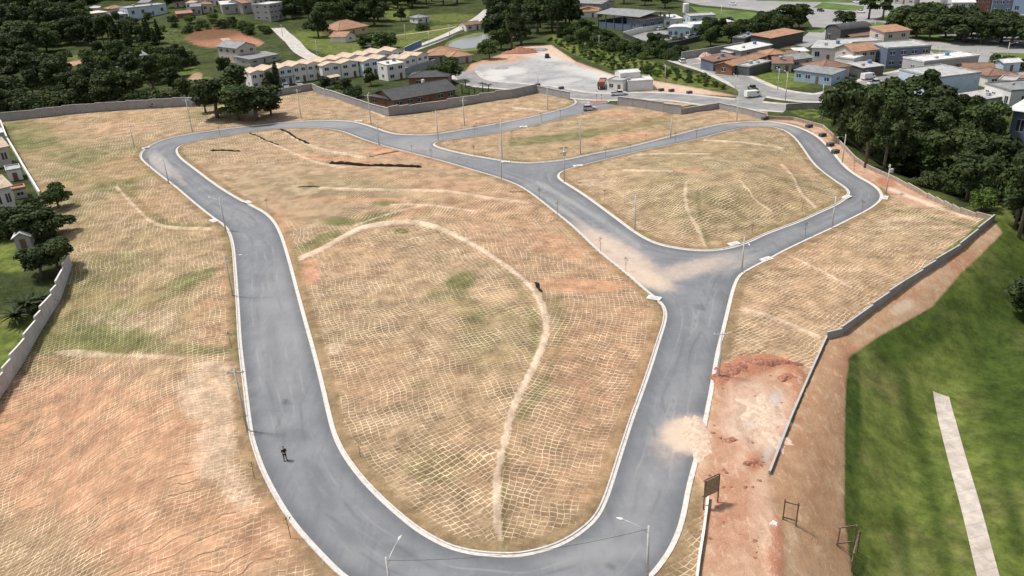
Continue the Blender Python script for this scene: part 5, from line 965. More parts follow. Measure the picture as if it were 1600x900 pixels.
poles = [((301, 206), (290, 154), 'arm', 0, 'tall pole on the top left bend below the stepped wall'), ((210, 229), (206, 196), 'cross', 0, 'thin pole in the sods at the top left'), ((264, 287), (254, 247), 'lamp', 60, 'lamp post at the kerb near the left hand bend'),
    ((353, 360), (342, 309), 'lamp', 60, 'lamp post beside the left road just above its narrow bend'), ((364, 462), (350, 398), 'lamp', -90, 'lamp post left of the long straight with its arm over the road'), ((387, 672), (366, 577), 'cross', 0, 'grey pole beside the lower left road edge'),
    ((471, 186), (462, 139), 'cross', 0, 'pole on the upper verge behind the dark tree clump'), ((580, 194), (574, 147), 'arm', 0, 'stout pole beside the charcoal roofed house'), ((592.5, 226), (587, 188), 'lamp', 180, 'lamp post on the lower kerb of the top road'), ((726, 197), (724, 155), 'arm', 0, 'pole in front of the grey wall left of the lot'),
    ((685, 220), (681, 172), 'cross', 0, 'thin pole at the tip of the upper road fork'), ((784, 279), (781, 232), 'lamp', 0, 'lamp post on the lower kerb of the middle road'), ((785, 250), (782, 190), 'arm', 0, 'tall pole on the upper kerb of the middle road'), ((856, 172), (856, 133), 'cross', 0, 'pole at the kerb in front of the lot wall'),
    ((841, 135), (841, 112), 'lamp', 0, 'short lamp post on the pavement of the lot'), ((907, 240), (907, 190), 'cross', 0, 'pole in the sods above the road fork'), ((882, 284), (878, 228), 'trafo', 0, 'pole with a transformer at the tip of the right hand block'), ((1048, 214), (1049, 185), 'cross', 0, 'thin pole beside the upper right road'),
    ((992, 360), (993, 306), 'cross', 0, 'pole with crossarm in the lower left of the right hand block'), ((1159, 424), (1164, 371), 'lamp', 180, 'lamp post on the lower kerb right of the dusty junction'), ((1300, 355), (1305, 307), 'cross', 0, 'slender pole on the lower kerb of the right loop'), ((1384, 303), (1389, 257), 'trafo', 60, 'pale pole with transformer outside the right hand bend'),
    ((1316, 254), (1322, 210), 'lamp', 120, 'lamp post on the earth verge beside the woods'), ((1039, 129), (1041, 101), 'arm', 0, 'pole on the sandy slope behind the gatehouse'), ((1148, 150), (1150, 117), 'arm', 0, 'pole where the two streets meet'), ((1151, 190), (1154, 155), 'cross', 0, 'pole on the kerb below the curved grey wall'),
    ((1284, 192), (1286, 167), 'arm', 0, 'pole at the corner of the woods and the retaining wall'), ((1215, 140), (1216, 107), 'arm', 0, 'pole at the grass plot beside the street'), ((1227, 157), (1231, 112), 'lamp', 0, 'tall lamp post on the near pavement of the street'), ((1364, 62), (1366, 32), 'arm', 0, 'pole at the roundabout edge'),
    ((1523, 107), (1526, 77), 'cross', 0, 'pole on the avenue right of the long store'), ((1285, 152), (1286, 132), 'cross', 0, 'pole in front of the blue house at the street corner'), ((1465, 102), (1466, 72), 'arm', 0, 'pole right of the blue shop'), ((1572, 95), (1578, 66), 'lamp', -90, 'lamp post by the kiosk hedge'),
    ((1011, 906), (1016.6, 822), 'lamp', 60, 'lamp post at the bottom right bend with a cable tied to it'), ((616, 958), (611.5, 871), 'lamp', -20, 'lamp post at the bottom edge arching over the road'), ((1123, 592), (1127, 519), 'cross', 0, 'thin pole standing on the right kerb above the works yard'),
    ((1126, 33), (1126, 8), 'lamp', 0, 'lamp post on the avenue grass strip'), ((1394, 24), (1397, 0), 'lamp', 0, 'lamp post near the top edge by the roundabout trees'), ((936, 74), (936, 55), 'cross', 0, 'pole in front of the columned hall'), ((703, 60), (703, 38), 'cross', 0, 'pole on the pond road'), ((671, 69), (671, 50), 'cross', 0, 'pole at the blue roadside wall'), ((634, 62), (634, 38), 'cross', 0, 'pole on the bright slope above the terrace'), ((497, 94), (497, 62), 'cross', 0, 'pole at the foot of the winding road'), ((442, 58), (441, 38), 'cross', 0, 'pole at the top of the winding road')]
PT_ = {}
for base, top, k, rz, lab in poles:
    h = pole_h(base, top); p = P(*base); sc = h / 8.0; s2 = .8 + .2 * sc
    o = place(PP_[k], tuple(p), R(rz), (s2, s2, sc), lab, 'street lamps along the roads' if k == 'lamp' else 'utility poles', 'street lamp' if k == 'lamp' else 'utility pole'); PT_[base] = (p, h)
def cable(a, b_, sag, label, r=.02):
    a = Vector(a); b_ = Vector(b_); pts = [a.lerp(b_, i / 16) - Vector((0, 0, sag * 4 * (i / 16) * (1 - i / 16))) for i in range(17)]; c = pts[0].copy()
    o = MB().tube([q - c for q in pts], r, 5).build('power_cable', blackm, None, loc=c); tag(o, label, 'cable')
def tip(b): p, h = PT_[b]; return (p[0], p[1], p[2] + h * .95)
cable(tip((616, 958)), tip((1011, 906)), .9, 'thin dark cable between the two lamp posts over the bottom road', .014)
for a, b_, l in [((301, 206), (471, 186), 'cable along the upper left verge behind the dark clump'), ((471, 186), (580, 194), 'cable running to the stout pole by the charcoal roofs'), ((1039, 129), (1148, 150), 'cable from the sandy slope to the street corner'), ((1148, 150), (1284, 192), 'cable from the street corner to the woods'), ((1364, 62), (1465, 102), 'cable crossing the avenue near the blue shop'), ((1384, 303), (1316, 254), 'cable over the earth verge by the woods')]: cable(tip(a), tip(b_), .8, l, .018)
# young trees planted on the verges
def sapling_proto():
    rs = random.Random(3); e = empty('sapling'); MB().tube([(0, 0, -.3), (.03, 0, 1.2), (0, .04, 2.3)], [.035, .03, .012], 6).build('trunk', wood, e); br = MB()
    for i in range(9):
        z = 1.0 + i * .15; an = i * 2.4; l = .35 + .2 * rs.random(); br.tube([(0, 0, z), (math.cos(an) * l, math.sin(an) * l, z + .3)], [.014, .006], 4, cap=False)
    br.build('twigs', wood, e); rs2 = np.random.RandomState(4); p, d = crown_pts([(0, 0, 2.0, .4, .5)], 22, rs2); leafmesh('crown', p, d, .12, rs2, LM, e); return e
SP = sapling_proto()
saps = [((563, 714), 'inside the lower left curve of the big block'), ((454, 841), 'on the verge left of the bottom bend'), ((362, 543), 'on the verge halfway down the left straight'), ((398, 748), 'on the verge by the white dried sods'), ((386, 676), 'next to the grey lower left pole'), ((234, 262), 'near the left hand bend kerb'), ((843, 311), 'on the kerb below the road fork'), ((871, 336), 'on the kerb left of the middle road'), ((938, 392), 'on the kerb by the dusty road'),
    ((978, 423), 'nearest the dusty junction'), ((1175, 366), 'by the white pad of the right block'), ((1253, 331), 'in the lower corner of the right block'), ((1258, 368), 'on the lower kerb of the right loop'), ((1347, 331), 'below the right hand bend'), ((945, 315), 'inside the left edge of the right block'), ((946, 245), 'on the upper kerb beyond the fork'), ((985, 240), 'on the middle of the upper right kerb'), ((1055, 222), 'on the kerb near the top of the right block'), ((1088, 217), 'further up the kerb of the right block'), ((674, 247), 'on the kerb below the upper fork'), ((644, 240), 'beside the dark roll on the reddish earth'),
    ((741, 243), 'in the tip of the upper middle block'), ((800, 219), 'in the middle of the upper middle block'), ((745, 203), 'on the kerb below the lot wall'), ((846, 191), 'on the entrance road kerb'), ((876, 184), 'second on the entrance road kerb'), ((742, 209), 'on the near kerb of the entrance road'), ((344, 212), 'on the top left inner kerb'), ((1334, 268), 'on the earth verge outside the right loop'), ((418, 327), 'at the inner kerb of the left bend'), ((1009, 222), 'by the reddish sods of the upper block'), ((932, 160), 'in the little planted island at the entrance'), ((940, 159), 'right one in the planted island at the entrance'), ((1138, 186), 'on the verge below the curved grey wall')]
for i, (p, l) in enumerate(saps): place(SP, tuple(P(*p)), i * 1.7, .85 + .25 * ((i * 37) % 10) / 10, 'thin brown sapling ' + l, 'saplings planted on the verges', 'sapling')

# ============================================================ SMALL THINGS ON THE GROUND
padm = simple('drain_concrete', (.66, .63, .58), .85, .1, 2, dirt=(.45, .4, .34))
def pad_proto():
    e = empty('storm_drain'); MB().box(-1.0, 1.0, -.6, .6, -.25, .09).build('slab', padm, e); MB().box(-.55, .55, -.35, .35, .093, .14).build('cover', conc, e); MB().box(-.8, .8, -.62, -.56, -.1, .04).build('inlet', blackm, e); return e
PD = pad_proto()
for (x, y), rz, l in [((387, 316), -48, 'pad on the inner kerb of the left bend'), ((334, 345), -48, 'pad on the outer kerb above the left narrow bend'), ((1147, 381), 20, 'pad at the bottom of the right block'), ((1198, 405), 30, 'pad on the lower kerb opposite the right block'), ((1323, 308), 40, 'pad at the right corner of the right block'), ((1382, 309), 60, 'pad outside the right hand bend'), ((1022, 466), -30, 'pad at the corner below the dusty junction'), ((818, 198), 0, 'pad on the kerb of the entrance road'), ((790, 253), -8, 'pad at the kerb of the middle road'), ((228, 231), 40, 'pad on the outside of the top left bend'), ((903, 259), 8, 'pad at the top tip of the right block'), ((560, 189), 0, 'pad on the upper kerb of the top road')]:
    place(PD, tuple(P(x, y)), R(rz), 1, 'pale concrete storm drain ' + l, 'storm drains at the kerbs', 'drain')
soilm = simple('dark_mulch', (.011, .009, .008), .95, .5, 6)
def roll(px, wd, label):
    c = resample(chaikin(PL(px)[:, :2], 1), .8); z = H0(c[:, 0], c[:, 1]); rr = random.Random(len(label)); c0 = np.array([c[0, 0], c[0, 1], z[0]])
    e = empty('erosion_roll', tuple(c0), 0, label, 'erosion roll'); tg = np.gradient(c, axis=0); tg /= np.linalg.norm(tg, axis=1)[:, None]; m = MB(); vs = []; K = 7; n = len(c)
    for i in range(n):
        w_ = wd * rr.uniform(.75, 1.2) * (1 if 0 < i < n - 1 else .5); oj = rr.uniform(-.15, .15)
        for k in range(K): a = math.pi * k / (K - 1); o_ = math.cos(a) * w_ + oj; vs.append((c[i, 0] - tg[i, 1] * o_ - c0[0], c[i, 1] + tg[i, 0] * o_ - c0[1], z[i] - c0[2] - .1 + math.sin(a) * w_ * rr.uniform(.75, 1.1)))
    fs = [(i * K + k, i * K + k + 1, (i + 1) * K + k + 1, (i + 1) * K + k) for i in range(n - 1) for k in range(K - 1)] + [tuple(range(K)), tuple(range((n - 1) * K, n * K))[::-1]]
    m.add(vs, fs).build('body', soilm, e, smooth=True); st_ = MB()
    for i in range(1, n, 4): st_.tube([(c[i, 0] - c0[0], c[i, 1] - c0[1], z[i] - c0[2] - .2), (c[i, 0] - c0[0], c[i, 1] - c0[1], z[i] - c0[2] + wd + .25)], .03, 4)
    st_.build('stakes', wood, e)
roll([(515, 255), (548, 257), (570, 259), (620, 260), (659, 261.5)], .62, 'longest black erosion roll across the reddish slope'); roll([(389, 208), (405, 213), (420, 222), (438, 228)], .35, 'black roll running down at the top left of the big block')
roll([(438, 202), (452, 208), (462, 216), (484, 226)], .42, 'black roll running down right of its twin'); roll([(329, 235.5), (350, 235), (375, 236.5)], .45, 'short straight black roll on the upper left sods'); roll([(464, 292.5), (500, 291.5)], .28, 'thin black roll below the long one')
roll([(575, 246), (600, 240), (625, 236)], .22, 'faint black roll pointing at the upper fork'); roll([(791, 300), (822, 299.5)], .2, 'thin black roll by the middle road kerb'); roll([(837, 441), (842, 450), (847, 458)], .3, 'short black roll at the bend of the pale terrace ledge')
# timber frames in the yard
net = simple('brown_netting', (.28, .22, .15), .95, .3, 5)
def frame(p1, p2, h, label, rails, fill=False, post=.07):
    a, b_ = P(*p1), P(*p2); d = b_ - a; w_ = float(np.linalg.norm(d[:2])); an = math.atan2(d[1], d[0]); e = empty('timber_frame', tuple(a), an, label, 'timber frame')
    for x in (0, w_): MB().tube([(x, 0, -.4), (x, 0, h)], post, 5).build('post', wood, e)
    for z in rails: MB().box(-.1, w_ + .1, post + .002, post + .07, z * h - .06, z * h + .06).build('rail', wood, e)
    if fill: MB().box(.1, w_ - .1, -.02, .02, h * .42, h * .97).build('board', net, e)
    return e
frame((1099, 797), (1121, 786), 3.4, 'timber frame with brown board beside the works wall', (.45, .98), True); frame((1223, 813), (1243, 824), 2.4, 'open timber frame on the brown bank', (.12, .86)); frame((1308, 854), (1332, 862), 2.2, 'left timber frame at the edge of the green field', (.1, .95)); frame((1330, 893), (1339, 862), 2.2, 'angled timber frame standing behind the field edge', (.5, .95))
def mound(px, rx, ry, h, name, mat, label, cat, seed=0, rough=1.):
    p = P(*px); NR, n = 22, 56; i = np.repeat(np.arange(NR), n); a = np.tile(np.arange(n), NR) * 2 * math.pi / n; f = i / (NR - 1)
    r = f * (.62 + .75 * vnoise(np.cos(a) * 2.2 + seed * 7, np.sin(a) * 2.2, 1, 60 + seed) + .22 * (vnoise(np.cos(a) * 9 + seed, np.sin(a) * 9, 1, 61) - .5))
    x = rx * r * np.cos(a); y = ry * r * np.sin(a); k = np.cos(np.minimum(1, f) * math.pi / 2) ** .9
    z = h * k * (.45 + .75 * vnoise(x + seed * 5, y, max(rx, ry) * .45, 62)) + rough * k * (.32 * h * (vnoise(x, y, .55, 63) - .5) + .16 * h * (vnoise(x, y, .25, 64) - .5)) - np.where(i == NR - 1, .25, 0)
    fs = [(u * n + k_, u * n + (k_ + 1) % n, (u + 1) * n + (k_ + 1) % n, (u + 1) * n + k_) for u in range(NR - 1) for k_ in range(n)]
    o = MB().add(np.stack([x, y, z], 1), fs).build(name, mat, None, True, tuple(p)); tag(o, label, cat); return o
redm = simple('red_earth', (.29, .13, .085), .95, .45, 4.5, dirt=(.46, .30, .21)); palm_ = simple('pale_earth', (.55, .41, .31), .95, .2, 2.5, dirt=(.44, .28, .20)); greym = simple('grey_gravel', (.30, .29, .28), .95, .3, 2)
for i, (px, rx, ry, h, m_, l, c_) in enumerate([((1200, 570), 4.2, 1.3, .9, redm, 'long red earth heap at the top of the works yard', 'earth heap'), ((1150, 580), 2.4, 1.8, .8, redm, 'red earth heap left of the long one', 'earth heap'), ((1235, 592), 1.6, 1.2, .6, redm, 'small red earth heap near the white topped wall', 'earth heap'), ((1128, 590), 1.4, 1.6, .6, redm, 'red earth heap by the road kerb', 'earth heap'),
     ((1155, 690), 1.5, 1.0, .5, redm, 'low red heap in the middle of the yard', 'earth heap'), ((1178, 726), 1.1, .8, .6, redm, 'round dark red heap near the wall end', 'earth heap'), ((1190, 645), 3.2, 3.4, .5, palm_, 'broad pale mound of spread earth in the yard', 'earth heap'), ((1215, 690), 1.4, 2.2, .4, palm_, 'pale sandy mound beside the thin wall', 'earth heap'),
     ((818, 82), 7, 4, 2.2, redm, 'reddish spoil heap at the back of the lot', 'earth heap'), ((842, 79), 5, 3, 1.6, greym, 'grey rubble heap at the back of the lot', 'rubble heap'), ((782, 107), 3, 2, .8, greym, 'small grey gravel heap on the pale lot', 'gravel heap'), ((1102, 89), 3, 2, 1.6, palm_, 'whitish sand heap behind the yard wall', 'sand heap'), ((1128, 90), 4, 2, 1.2, greym, 'grey rubble heap behind the yard wall', 'rubble heap'), ((1108, 99), 6, 1.5, 1.0, palm_, 'long tan earth heap along the street side', 'earth heap'),
     ((1094, 682), 1.5, 4.2, .26, palm_, 'thin fan of pale earth spilled over the right kerb', 'earth heap'), ((1209, 820), .5, .5, .5, padm, 'small white stone block in the red earth', 'stone')]): mound(px, rx, ry, h, c_.replace(' ', '_'), m_, l, c_, i + 1)
# rubble scattered in the yard: bigger clods one by one
rr = random.Random(9)
def clod():
    bm = bmesh.new(); bmesh.ops.create_icosphere(bm, subdivisions=2, radius=.22)
    for v in bm.verts: v.co *= rr.uniform(.7, 1.25); v.co.z *= .7
    me = bpy.data.meshes.new('clod'); bm.to_mesh(me); bm.free(); me.materials.append(redm); o = bpy.data.objects.new('clod', me); S.collection.objects.link(o); return o
CL = clod()
yard = np.array([(1120, 575), (1262, 590), (1205, 742), (1230, 890), (1110, 890), (1105, 700)], float); got = 0
while got < 70:
    x, y = rr.uniform(1100, 1265), rr.uniform(560, 890)
    if not inside(np.array([x]), np.array([y]), yard)[0]: continue
    s_ = rr.uniform(.35, 1.3); place(CL, tuple(P(x, y)), rr.uniform(0, 6), (s_, s_ * rr.uniform(.7, 1.2), s_), 'red clod of earth lying loose in the works yard', 'loose clods in the works yard', 'clod'); got += 1
# stacked paving and kerb stones
def stack_proto(mat):
    e = empty('block_stack'); MB().box(-.75, .75, -.5, .5, -.1, .12).build('pallet', wood, e); m = MB()
    for k in range(4):
        for i in range(3): m.box(-.72 + i * .49, -.26 + i * .49, -.45, .45, .125 + k * .2, .31 + k * .2)
    m.build('stones', mat, e); return e
ST = stack_proto(simple('dark_stone', (.09, .095, .10)))
for (x, y), l in [((1297, 228), 'on the earth verge near the woods'), ((1305, 239), 'just below the first one near the woods'), ((1285, 213), 'up the verge near the top of the right loop'), ((1264, 199), 'by the top of the right loop'), ((1195, 187), 'at the end of the curved wall'), ((1033, 142), 'right behind the street kerb'), ((1049, 143), 'second along the street kerb'), ((1077, 146), 'third along the street kerb'), ((877, 139), 'beside the lot wall'), ((840, 134), 'on the lot pavement by the lamp')]:
    place(ST, tuple(P(x, y)), .4, (1.1, 1.1, .8), 'dark stack of kerb stones ' + l, 'stacks of kerb stones', 'stone stack')
# planted island at the gate
e = empty('planted_island', tuple(P(935, 160)), 0, 'small earth island with saplings at the estate entrance', 'traffic island')
MB().prism([(3.2 * math.cos(a), 1.9 * math.sin(a)) for a in np.linspace(0, 6.28, 20)[:-1]], -.1, .16, 'z').build('kerb_ring', concrete, e); MB().prism([(2.9 * math.cos(a), 1.6 * math.sin(a)) for a in np.linspace(0, 6.28, 20)[:-1]], .165, .22, 'z').build('earth_bed', redm, e)
# rust coloured skip truck beside the gatehouse
# ============================================================ VEHICLES
tyre = simple('tyre', (.02, .02, .02), .8); rim = simple('rim', (.4, .4, .4), .4, metal=.5); carglass = simple('car_glass', (.02, .025, .03), .08, .1, 1, spec=.6); redl = simple('red_lens', (.4, .02, .02), .3)
def paint(n, c): return simple('paint_' + n, c, .25, .03, 1, spec=.5)
COL = {'white': (.72, .72, .70), 'black': (.015, .015, .017), 'silver': (.42, .43, .44), 'grey': (.12, .125, .13), 'rust': (.17, .08, .045), 'red': (.35, .03, .03)}
PROTO = {}
def car_proto(kind, col):
    e = empty({'hatch': 'hatchback_car', 'sedan': 'sedan_car', 'pickup': 'pickup_truck', 'van': 'delivery_van', 'tank': 'tank_truck', 'truck': 'dump_truck'}[kind]); pm_ = paint(col, COL[col]); W = .86
    def wheels(xs, r, w_):
        for x in xs:
            for s_ in (-1, 1):
                wh = MB().tube([(x, s_ * (w_ - .11), r), (x, s_ * (w_ + .11), r)], r, 14).build('wheel', tyre, e); MB().tube([(x, s_ * (w_ + .112), r), (x, s_ * (w_ + .125), r)], r * .6, 10).build('rim', rim, wh)
    def shell(prof, w0, nm, mat, top=None, bev=.07):
        m = MB().prism(prof, -w0, w0, 'y'); o = m.build(nm, mat, e)
        if top:
            zs = [v.co.z for v in o.data.vertices]; zl, zh = min(zs), max(zs)
            for v in o.data.vertices: v.co.y *= 1 - top * (v.co.z - zl) / (zh - zl)
        bm = bmesh.new(); bm.from_mesh(o.data); bmesh.ops.bevel(bm, geom=bm.edges[:], offset=bev, segments=2, affect='EDGES'); bm.to_mesh(o.data); bm.free(); return o
    if kind in ('hatch', 'sedan', 'pickup'):
        L = {'hatch': 1.95, 'sedan': 2.2, 'pickup': 2.55}[kind]
        shell([(-L, .32), (L, .32), (L + .02, .62), (L - .1, .80), (L - 1.0, .93), (-L + .1, .97), (-L, .75)], W, 'body', pm_)
        if kind == 'hatch': cab = [(-L + .12, .94), (L - 1.05, .92), (L - 1.75, 1.43), (-L + .55, 1.46)]
        elif kind == 'sedan': cab = [(-L + .75, .95), (L - 1.15, .92), (L - 1.85, 1.42), (-L + 1.35, 1.42)]
        else: cab = [(-.55, .95), (L - 1.2, .92), (L - 1.9, 1.5), (-.45, 1.55)]
        shell(cab, W - .04, 'windows', carglass, .2, .04); x0, x1 = cab[3][0] + .05, cab[2][0] - .05; zt = max(cab[2][1], cab[3][1])
        MB().box(x0, x1, -W * .78, W * .78, zt - .02, zt + .05).build('roof', pm_, e); wheels((-L + .75, L - .8), .32, W - .05)
        if kind == 'pickup': MB().box(-L + .1, -.62, -W + .1, W - .1, .975, .985).build('load_bed', blackm, e)
        for s_ in (-1, 1): MB().box(L - .06, L + .035, s_ * .6 - .17, s_ * .6 + .17, .60, .74).build('headlight', lampw, e); MB().box(-L - .03, -L + .06, s_ * .66 - .12, s_ * .66 + .12, .66, .84).build('tail_light', redl, e)
    elif kind == 'van':
        shell([(-2.4, .35), (2.4, .35), (2.45, .85), (1.9, 1.15), (1.35, 1.95), (-2.4, 2.05)], .92, 'body', pm_); MB().prism([(1.42, 1.88), (1.93, 1.18), (1.96, 1.2), (1.46, 1.92)], -.75, .75, 'y').build('windscreen', carglass, e)
        for s_ in (-1, 1): MB().box(.7, 1.45, s_ * .93 - .012, s_ * .93 + .012, 1.2, 1.65).build('side_window', carglass, e); MB().box(2.38, 2.47, s_ * .68 - .15, s_ * .68 + .15, .7, .85).build('headlight', lampw, e)
        wheels((-1.5, 1.55), .34, .84)
    else:
        MB().box(-3.6, 3.2, -.45, .45, .6, .85).build('chassis', blackm, e); shell([(2.0, .6), (3.5, .6), (3.55, 1.5), (3.2, 2.5), (2.0, 2.55)], 1.1, 'cab', pm_ if kind == 'truck' else paint('white', COL['white'])); MB().prism([(3.56, 1.55), (3.24, 2.4), (3.28, 2.42), (3.6, 1.56)], -.9, .9, 'y').build('windscreen', carglass, e)
        if kind == 'tank': MB().tube([(-3.7, 0, 1.9), (-3.5, 0, 1.9), (1.5, 0, 1.9), (1.7, 0, 1.9)], [.6, 1.05, 1.05, .6], 18).build('tank', pm_, e, smooth=True)
        else: MB().prism([(-3.7, 1.0), (1.7, 1.0), (1.8, 2.2), (-3.9, 2.2)], -1.15, 1.15, 'y').build('tipper_body', pm_, e); MB().box(-3.5, 1.5, -1.0, 1.0, 2.203, 2.45).build('load', redm, e)
        wheels((-2.6, -1.5, 2.7), .48, 1.0)
    return e
def vehicle(kind, col, px, toward, label, group=None, sc=1):
    if (kind, col) not in PROTO: PROTO[(kind, col)] = car_proto(kind, col)
    a = P(*px); b_ = P(*toward); a[2] = a[2] + (.02 if a[1] < 250 else .04); cat = {'hatch': 'car', 'sedan': 'car', 'pickup': 'pickup truck', 'van': 'van', 'tank': 'tank truck', 'truck': 'truck'}[kind]
    return place(PROTO[(kind, col)], tuple(a), math.atan2(b_[1] - a[1], b_[0] - a[0]), sc, label, group, cat)
GC = 'cars parked behind the office'; GA = 'cars on the avenue'; GS = 'vehicles parked on the street by the shops'
for a in [('pickup', 'white', (967, 149), (990, 147.5), 'white pickup waiting in front of the gatehouse'), ('hatch', 'silver', (921, 172), (938, 171), 'silver hatchback stopped inside the entrance with dark rear window'), ('hatch', 'black', (855, 90), (856, 84), 'small dark car alone at the back of the lot'), ('hatch', 'white', (1066, 98), (1060, 94), 'white car at the upper end of the diagonal street'),
    ('van', 'white', (1176, 152), (1192, 150), 'white van on the street at the corner'), ('pickup', 'grey', (1176, 141), (1164, 134), 'dark grey pickup heading up the diagonal street'),
    ('hatch', 'white', (1031, 47), (1042, 45), 'white car by the white boundary wall', GC), ('sedan', 'black', (1030, 57), (1042, 57), 'leftmost black car in the office yard', GC), ('hatch', 'black', (1043, 60), (1050, 61), 'second black car from the left in the office yard', GC), ('hatch', 'silver', (1054, 62), (1062, 61), 'silver car between two black ones in the office yard', GC), ('sedan', 'black', (1067, 63), (1076, 64), 'black car nearest the office corner', GC), ('hatch', 'white', (1076, 60), (1084, 58), 'first white car at the right end of the office yard', GC), ('hatch', 'white', (1085, 58), (1092, 55), 'rightmost white car of the office yard', GC),
    ('sedan', 'white', (1145, 8), (1155, 9), 'white car alone on the top avenue lane', GA), ('hatch', 'silver', (1105, 27), (1114, 28), 'silver car beside the avenue grass strip', GA), ('sedan', 'black', (1140, 31), (1150, 32), 'black car on the lay-by below the grass strip', GA), ('sedan', 'white', (1345, 20), (1355, 21), 'white car left of the roundabout trees', GA), ('hatch', 'black', (1282, 18), (1290, 19), 'black car behind the great spreading tree', GA), ('hatch', 'white', (1338, 5), (1346, 6), 'white car at the very top above the roundabout', GA), ('sedan', 'white', (1433, 11), (1442, 11), 'white car in front of the top edge blocks', GA), ('hatch', 'black', (1485, 20), (1494, 19), 'dark car before the awning shop', GA), ('sedan', 'white', (1500, 24), (1510, 25), 'white car on the lane under the awning shop', GA), ('sedan', 'white', (1562, 24), (1572, 25), 'white car below the dark blue far shop', GA), ('hatch', 'silver', (1590, 26), (1598, 26), 'silver car in the top right corner', GA),
    ('van', 'white', (1356, 124), (1368, 122), 'white van outside the open porch', GS), ('pickup', 'white', (1367, 132), (1380, 130), 'white pickup in the middle of the street', GS), ('sedan', 'white', (1396, 140), (1384, 143), 'white car beside the pale blue warehouse', GS), ('hatch', 'silver', (1384, 139), (1376, 142), 'silver car left of the warehouse', GS), ('hatch', 'silver', (1453, 105), (1460, 103), 'silver car at the end of the blue shop', GS), ('hatch', 'black', (1329, 128), (1338, 126), 'black car parked by the brown hip roof house', GS), ('tank', 'white', (1424, 111), (1436, 108), 'white tank truck parked before the blue shop', GS),
    ('hatch', 'white', (1585, 242), (1595, 246), 'white car seen between the right hand trees and hangar'), ('hatch', 'silver', (1578, 236), (1588, 240), 'silver car next to the white one at the hangar'), ('sedan', 'white', (447, 137), (452, 141), 'white car in the left townhouse yard'), ('sedan', 'silver', (468, 134), (474, 138), 'silver car in the second townhouse yard'), ('sedan', 'white', (573, 74), (582, 74), 'white car under the trees by the orange bungalow'),
    ('truck', 'rust', (941, 137), (944, 131), 'rusty loaded tipper truck left of the gatehouse')]: vehicle(*a)
# ============================================================ THE PERSON ON THE ROAD
def skinned(name, verts, edges, radii, mat, parent, sub=2):
    me = bpy.data.meshes.new(name); me.from_pydata(verts, edges, []); o = bpy.data.objects.new(name, me); S.collection.objects.link(o)
    if parent: o.parent = parent
    o.modifiers.new('s', 'SKIN'); sv = me.skin_vertices[0].data
    for i, r_ in enumerate(radii): sv[i].radius = (r_, r_) if not hasattr(r_, '__len__') else r_
    sv[0].use_root = True; ss = o.modifiers.new('d', 'SUBSURF'); ss.levels = ss.render_levels = sub; me.materials.append(mat)
    dg = bpy.context.evaluated_depsgraph_get(); m2 = bpy.data.meshes.new_from_object(o.evaluated_get(dg)); o.modifiers.clear(); o.data = m2
    m2.polygons.foreach_set('use_smooth', [True] * len(m2.polygons)); return o
skin = simple('skin', (.45, .28, .2), .6, .05); cloth = simple('black_cloth', (.018, .018, .022), .9, .2, 8); jean = simple('dark_denim', (.03, .035, .05), .9, .2, 8); hairm = simple('dark_hair', (.02, .015, .012), .7)
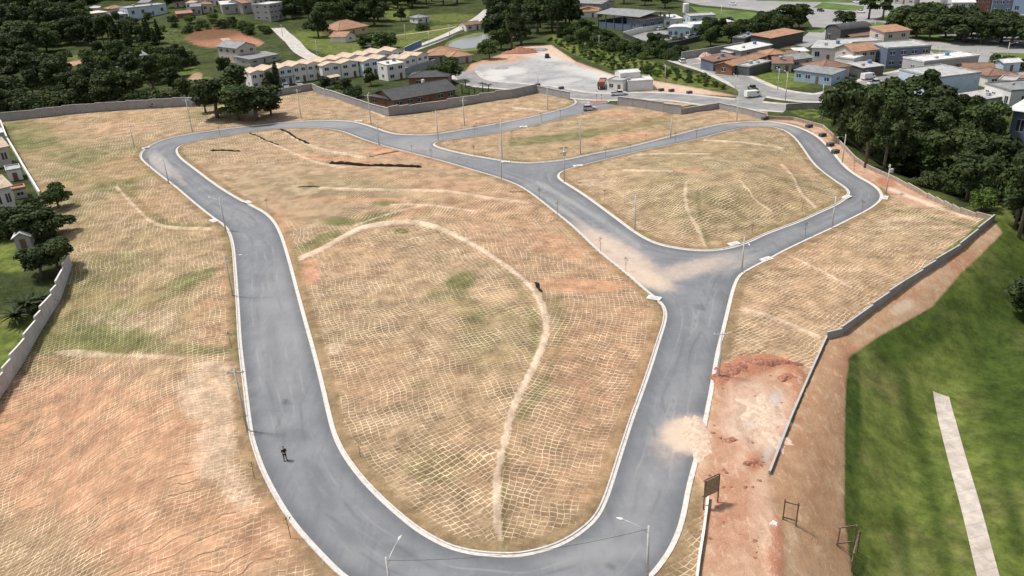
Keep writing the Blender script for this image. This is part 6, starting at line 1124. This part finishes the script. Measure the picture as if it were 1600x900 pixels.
# pelvis, spine, neck, head, arms bent forward holding a remote, legs
bv = [(0, 0, .93), (0, .01, 1.12), (0, .02, 1.33), (0, .01, 1.46), (0, 0, 1.53), (0, -.02, 1.60), (0, -.03, 1.70)]; br_ = [(.15, .10), (.14, .10), (.155, .11), .07, .055, (.075, .09), (.07, .085)]
be = [(0, 1), (1, 2), (2, 3), (3, 4), (4, 5), (5, 6)]
cv, ce, cr = [(0, 0, .93), (0, .01, 1.12), (0, .02, 1.33), (0, .01, 1.43)], [(0, 1), (1, 2), (2, 3)], [(.165, .115), (.155, .115), (.175, .125), .10]
lv, le, lr = [(0, 0, .93)], [], [(.165, .12)]
for s_ in (-1, 1):
    b0 = len(bv); bv += [(s_ * .19, .02, 1.40), (s_ * .24, .03, 1.13), (s_ * .13, -.22, 1.10), (s_ * .09, -.30, 1.12)]; br_ += [.055, .045, .032, .028]; be += [(2, b0), (b0, b0 + 1), (b0 + 1, b0 + 2), (b0 + 2, b0 + 3)]
    for k in range(4):
        f0 = len(bv); bv += [(s_ * (.085 - .006 * k), -.345, 1.135 - .02 * k), (s_ * (.055 - .004 * k), -.375 + .004 * k, 1.13 - .02 * k)]; br_ += [.0095, .008]; be += [(b0 + 3, f0), (f0, f0 + 1)]
    f0 = len(bv); bv += [(s_ * .06, -.31, 1.15), (s_ * .04, -.33, 1.165)]; br_ += [.011, .009]; be += [(b0 + 3, f0), (f0, f0 + 1)]
    l0 = len(bv); bv += [(s_ * .10, 0, .86), (s_ * .12, -.01, .48), (s_ * .13, .03, .09), (s_ * .14, -.13, .04)]; br_ += [.09, .058, .04, (.04, .03)]; be += [(0, l0), (l0, l0 + 1), (l0 + 1, l0 + 2), (l0 + 2, l0 + 3)]
    c0_ = len(cv); cv += [(s_ * .19, .02, 1.40), (s_ * .245, .03, 1.13), (s_ * .17, -.14, 1.105)]; cr += [.07, .058, .045]; ce += [(2, c0_), (c0_, c0_ + 1), (c0_ + 1, c0_ + 2)]
    c1 = len(lv); lv += [(s_ * .10, 0, .86), (s_ * .12, -.01, .48), (s_ * .13, .03, .12)]; lr += [.105, .073, .06]; le += [(0, c1), (c1, c1 + 1), (c1 + 1, c1 + 2)]
pp = P(446, 718); pp[2] = 0.0; pe = empty('person', tuple(pp), R(35), 'person in black standing on the road holding a small remote', 'person')
body = skinned('body', bv, be, br_, skin, pe); skinned('shirt', cv, ce, cr, cloth, pe); skinned('trousers', lv, le, lr, jean, pe)
bm = bmesh.new(); bmesh.ops.create_uvsphere(bm, u_segments=14, v_segments=10, radius=.105)
for v in bm.verts: v.co.z *= 1.0; v.co += Vector((0, .012, 1.70))
bmesh.ops.delete(bm, geom=[v for v in bm.verts if v.co.z < 1.66 or (v.co.y < -.05 and v.co.z < 1.74)], context='VERTS')
me = bpy.data.meshes.new('hair'); bm.to_mesh(me); bm.free(); me.materials.append(hairm); o = bpy.data.objects.new('hair', me); S.collection.objects.link(o); o.parent = pe
MB().tube([(0, -.10, 1.66), (0, -.135, 1.645)], [.012, .016], 6).build('nose', skin, pe)
for s_ in (-1, 1): MB().tube([(s_ * .035, -.105, 1.685), (s_ * .035, -.115, 1.685)], [.012, .008], 6).build('eye', blackm, pe); MB().box(s_ * .15 - .06, s_ * .15 + .06, -.20 + .0, .09, 0, .09).build('shoe', blackm, pe)
rc = MB(); rc.box(-.08, .08, -.38, -.30, 1.10, 1.135); o = rc.build('remote_control', blackm, None, loc=tuple(pp)); o.rotation_euler = (0, 0, R(35)); tag(o, 'small dark remote held in the hands of the person', 'remote control')
# prototypes never placed are removed
for pr in list(PP_.values()) + [SP, PD, ST, CL]:
    if pr.name not in USED:
        for c in list(kids(pr)):
            for d in list(kids(c)): bpy.data.objects.remove(d)
            bpy.data.objects.remove(c)
        bpy.data.objects.remove(pr)
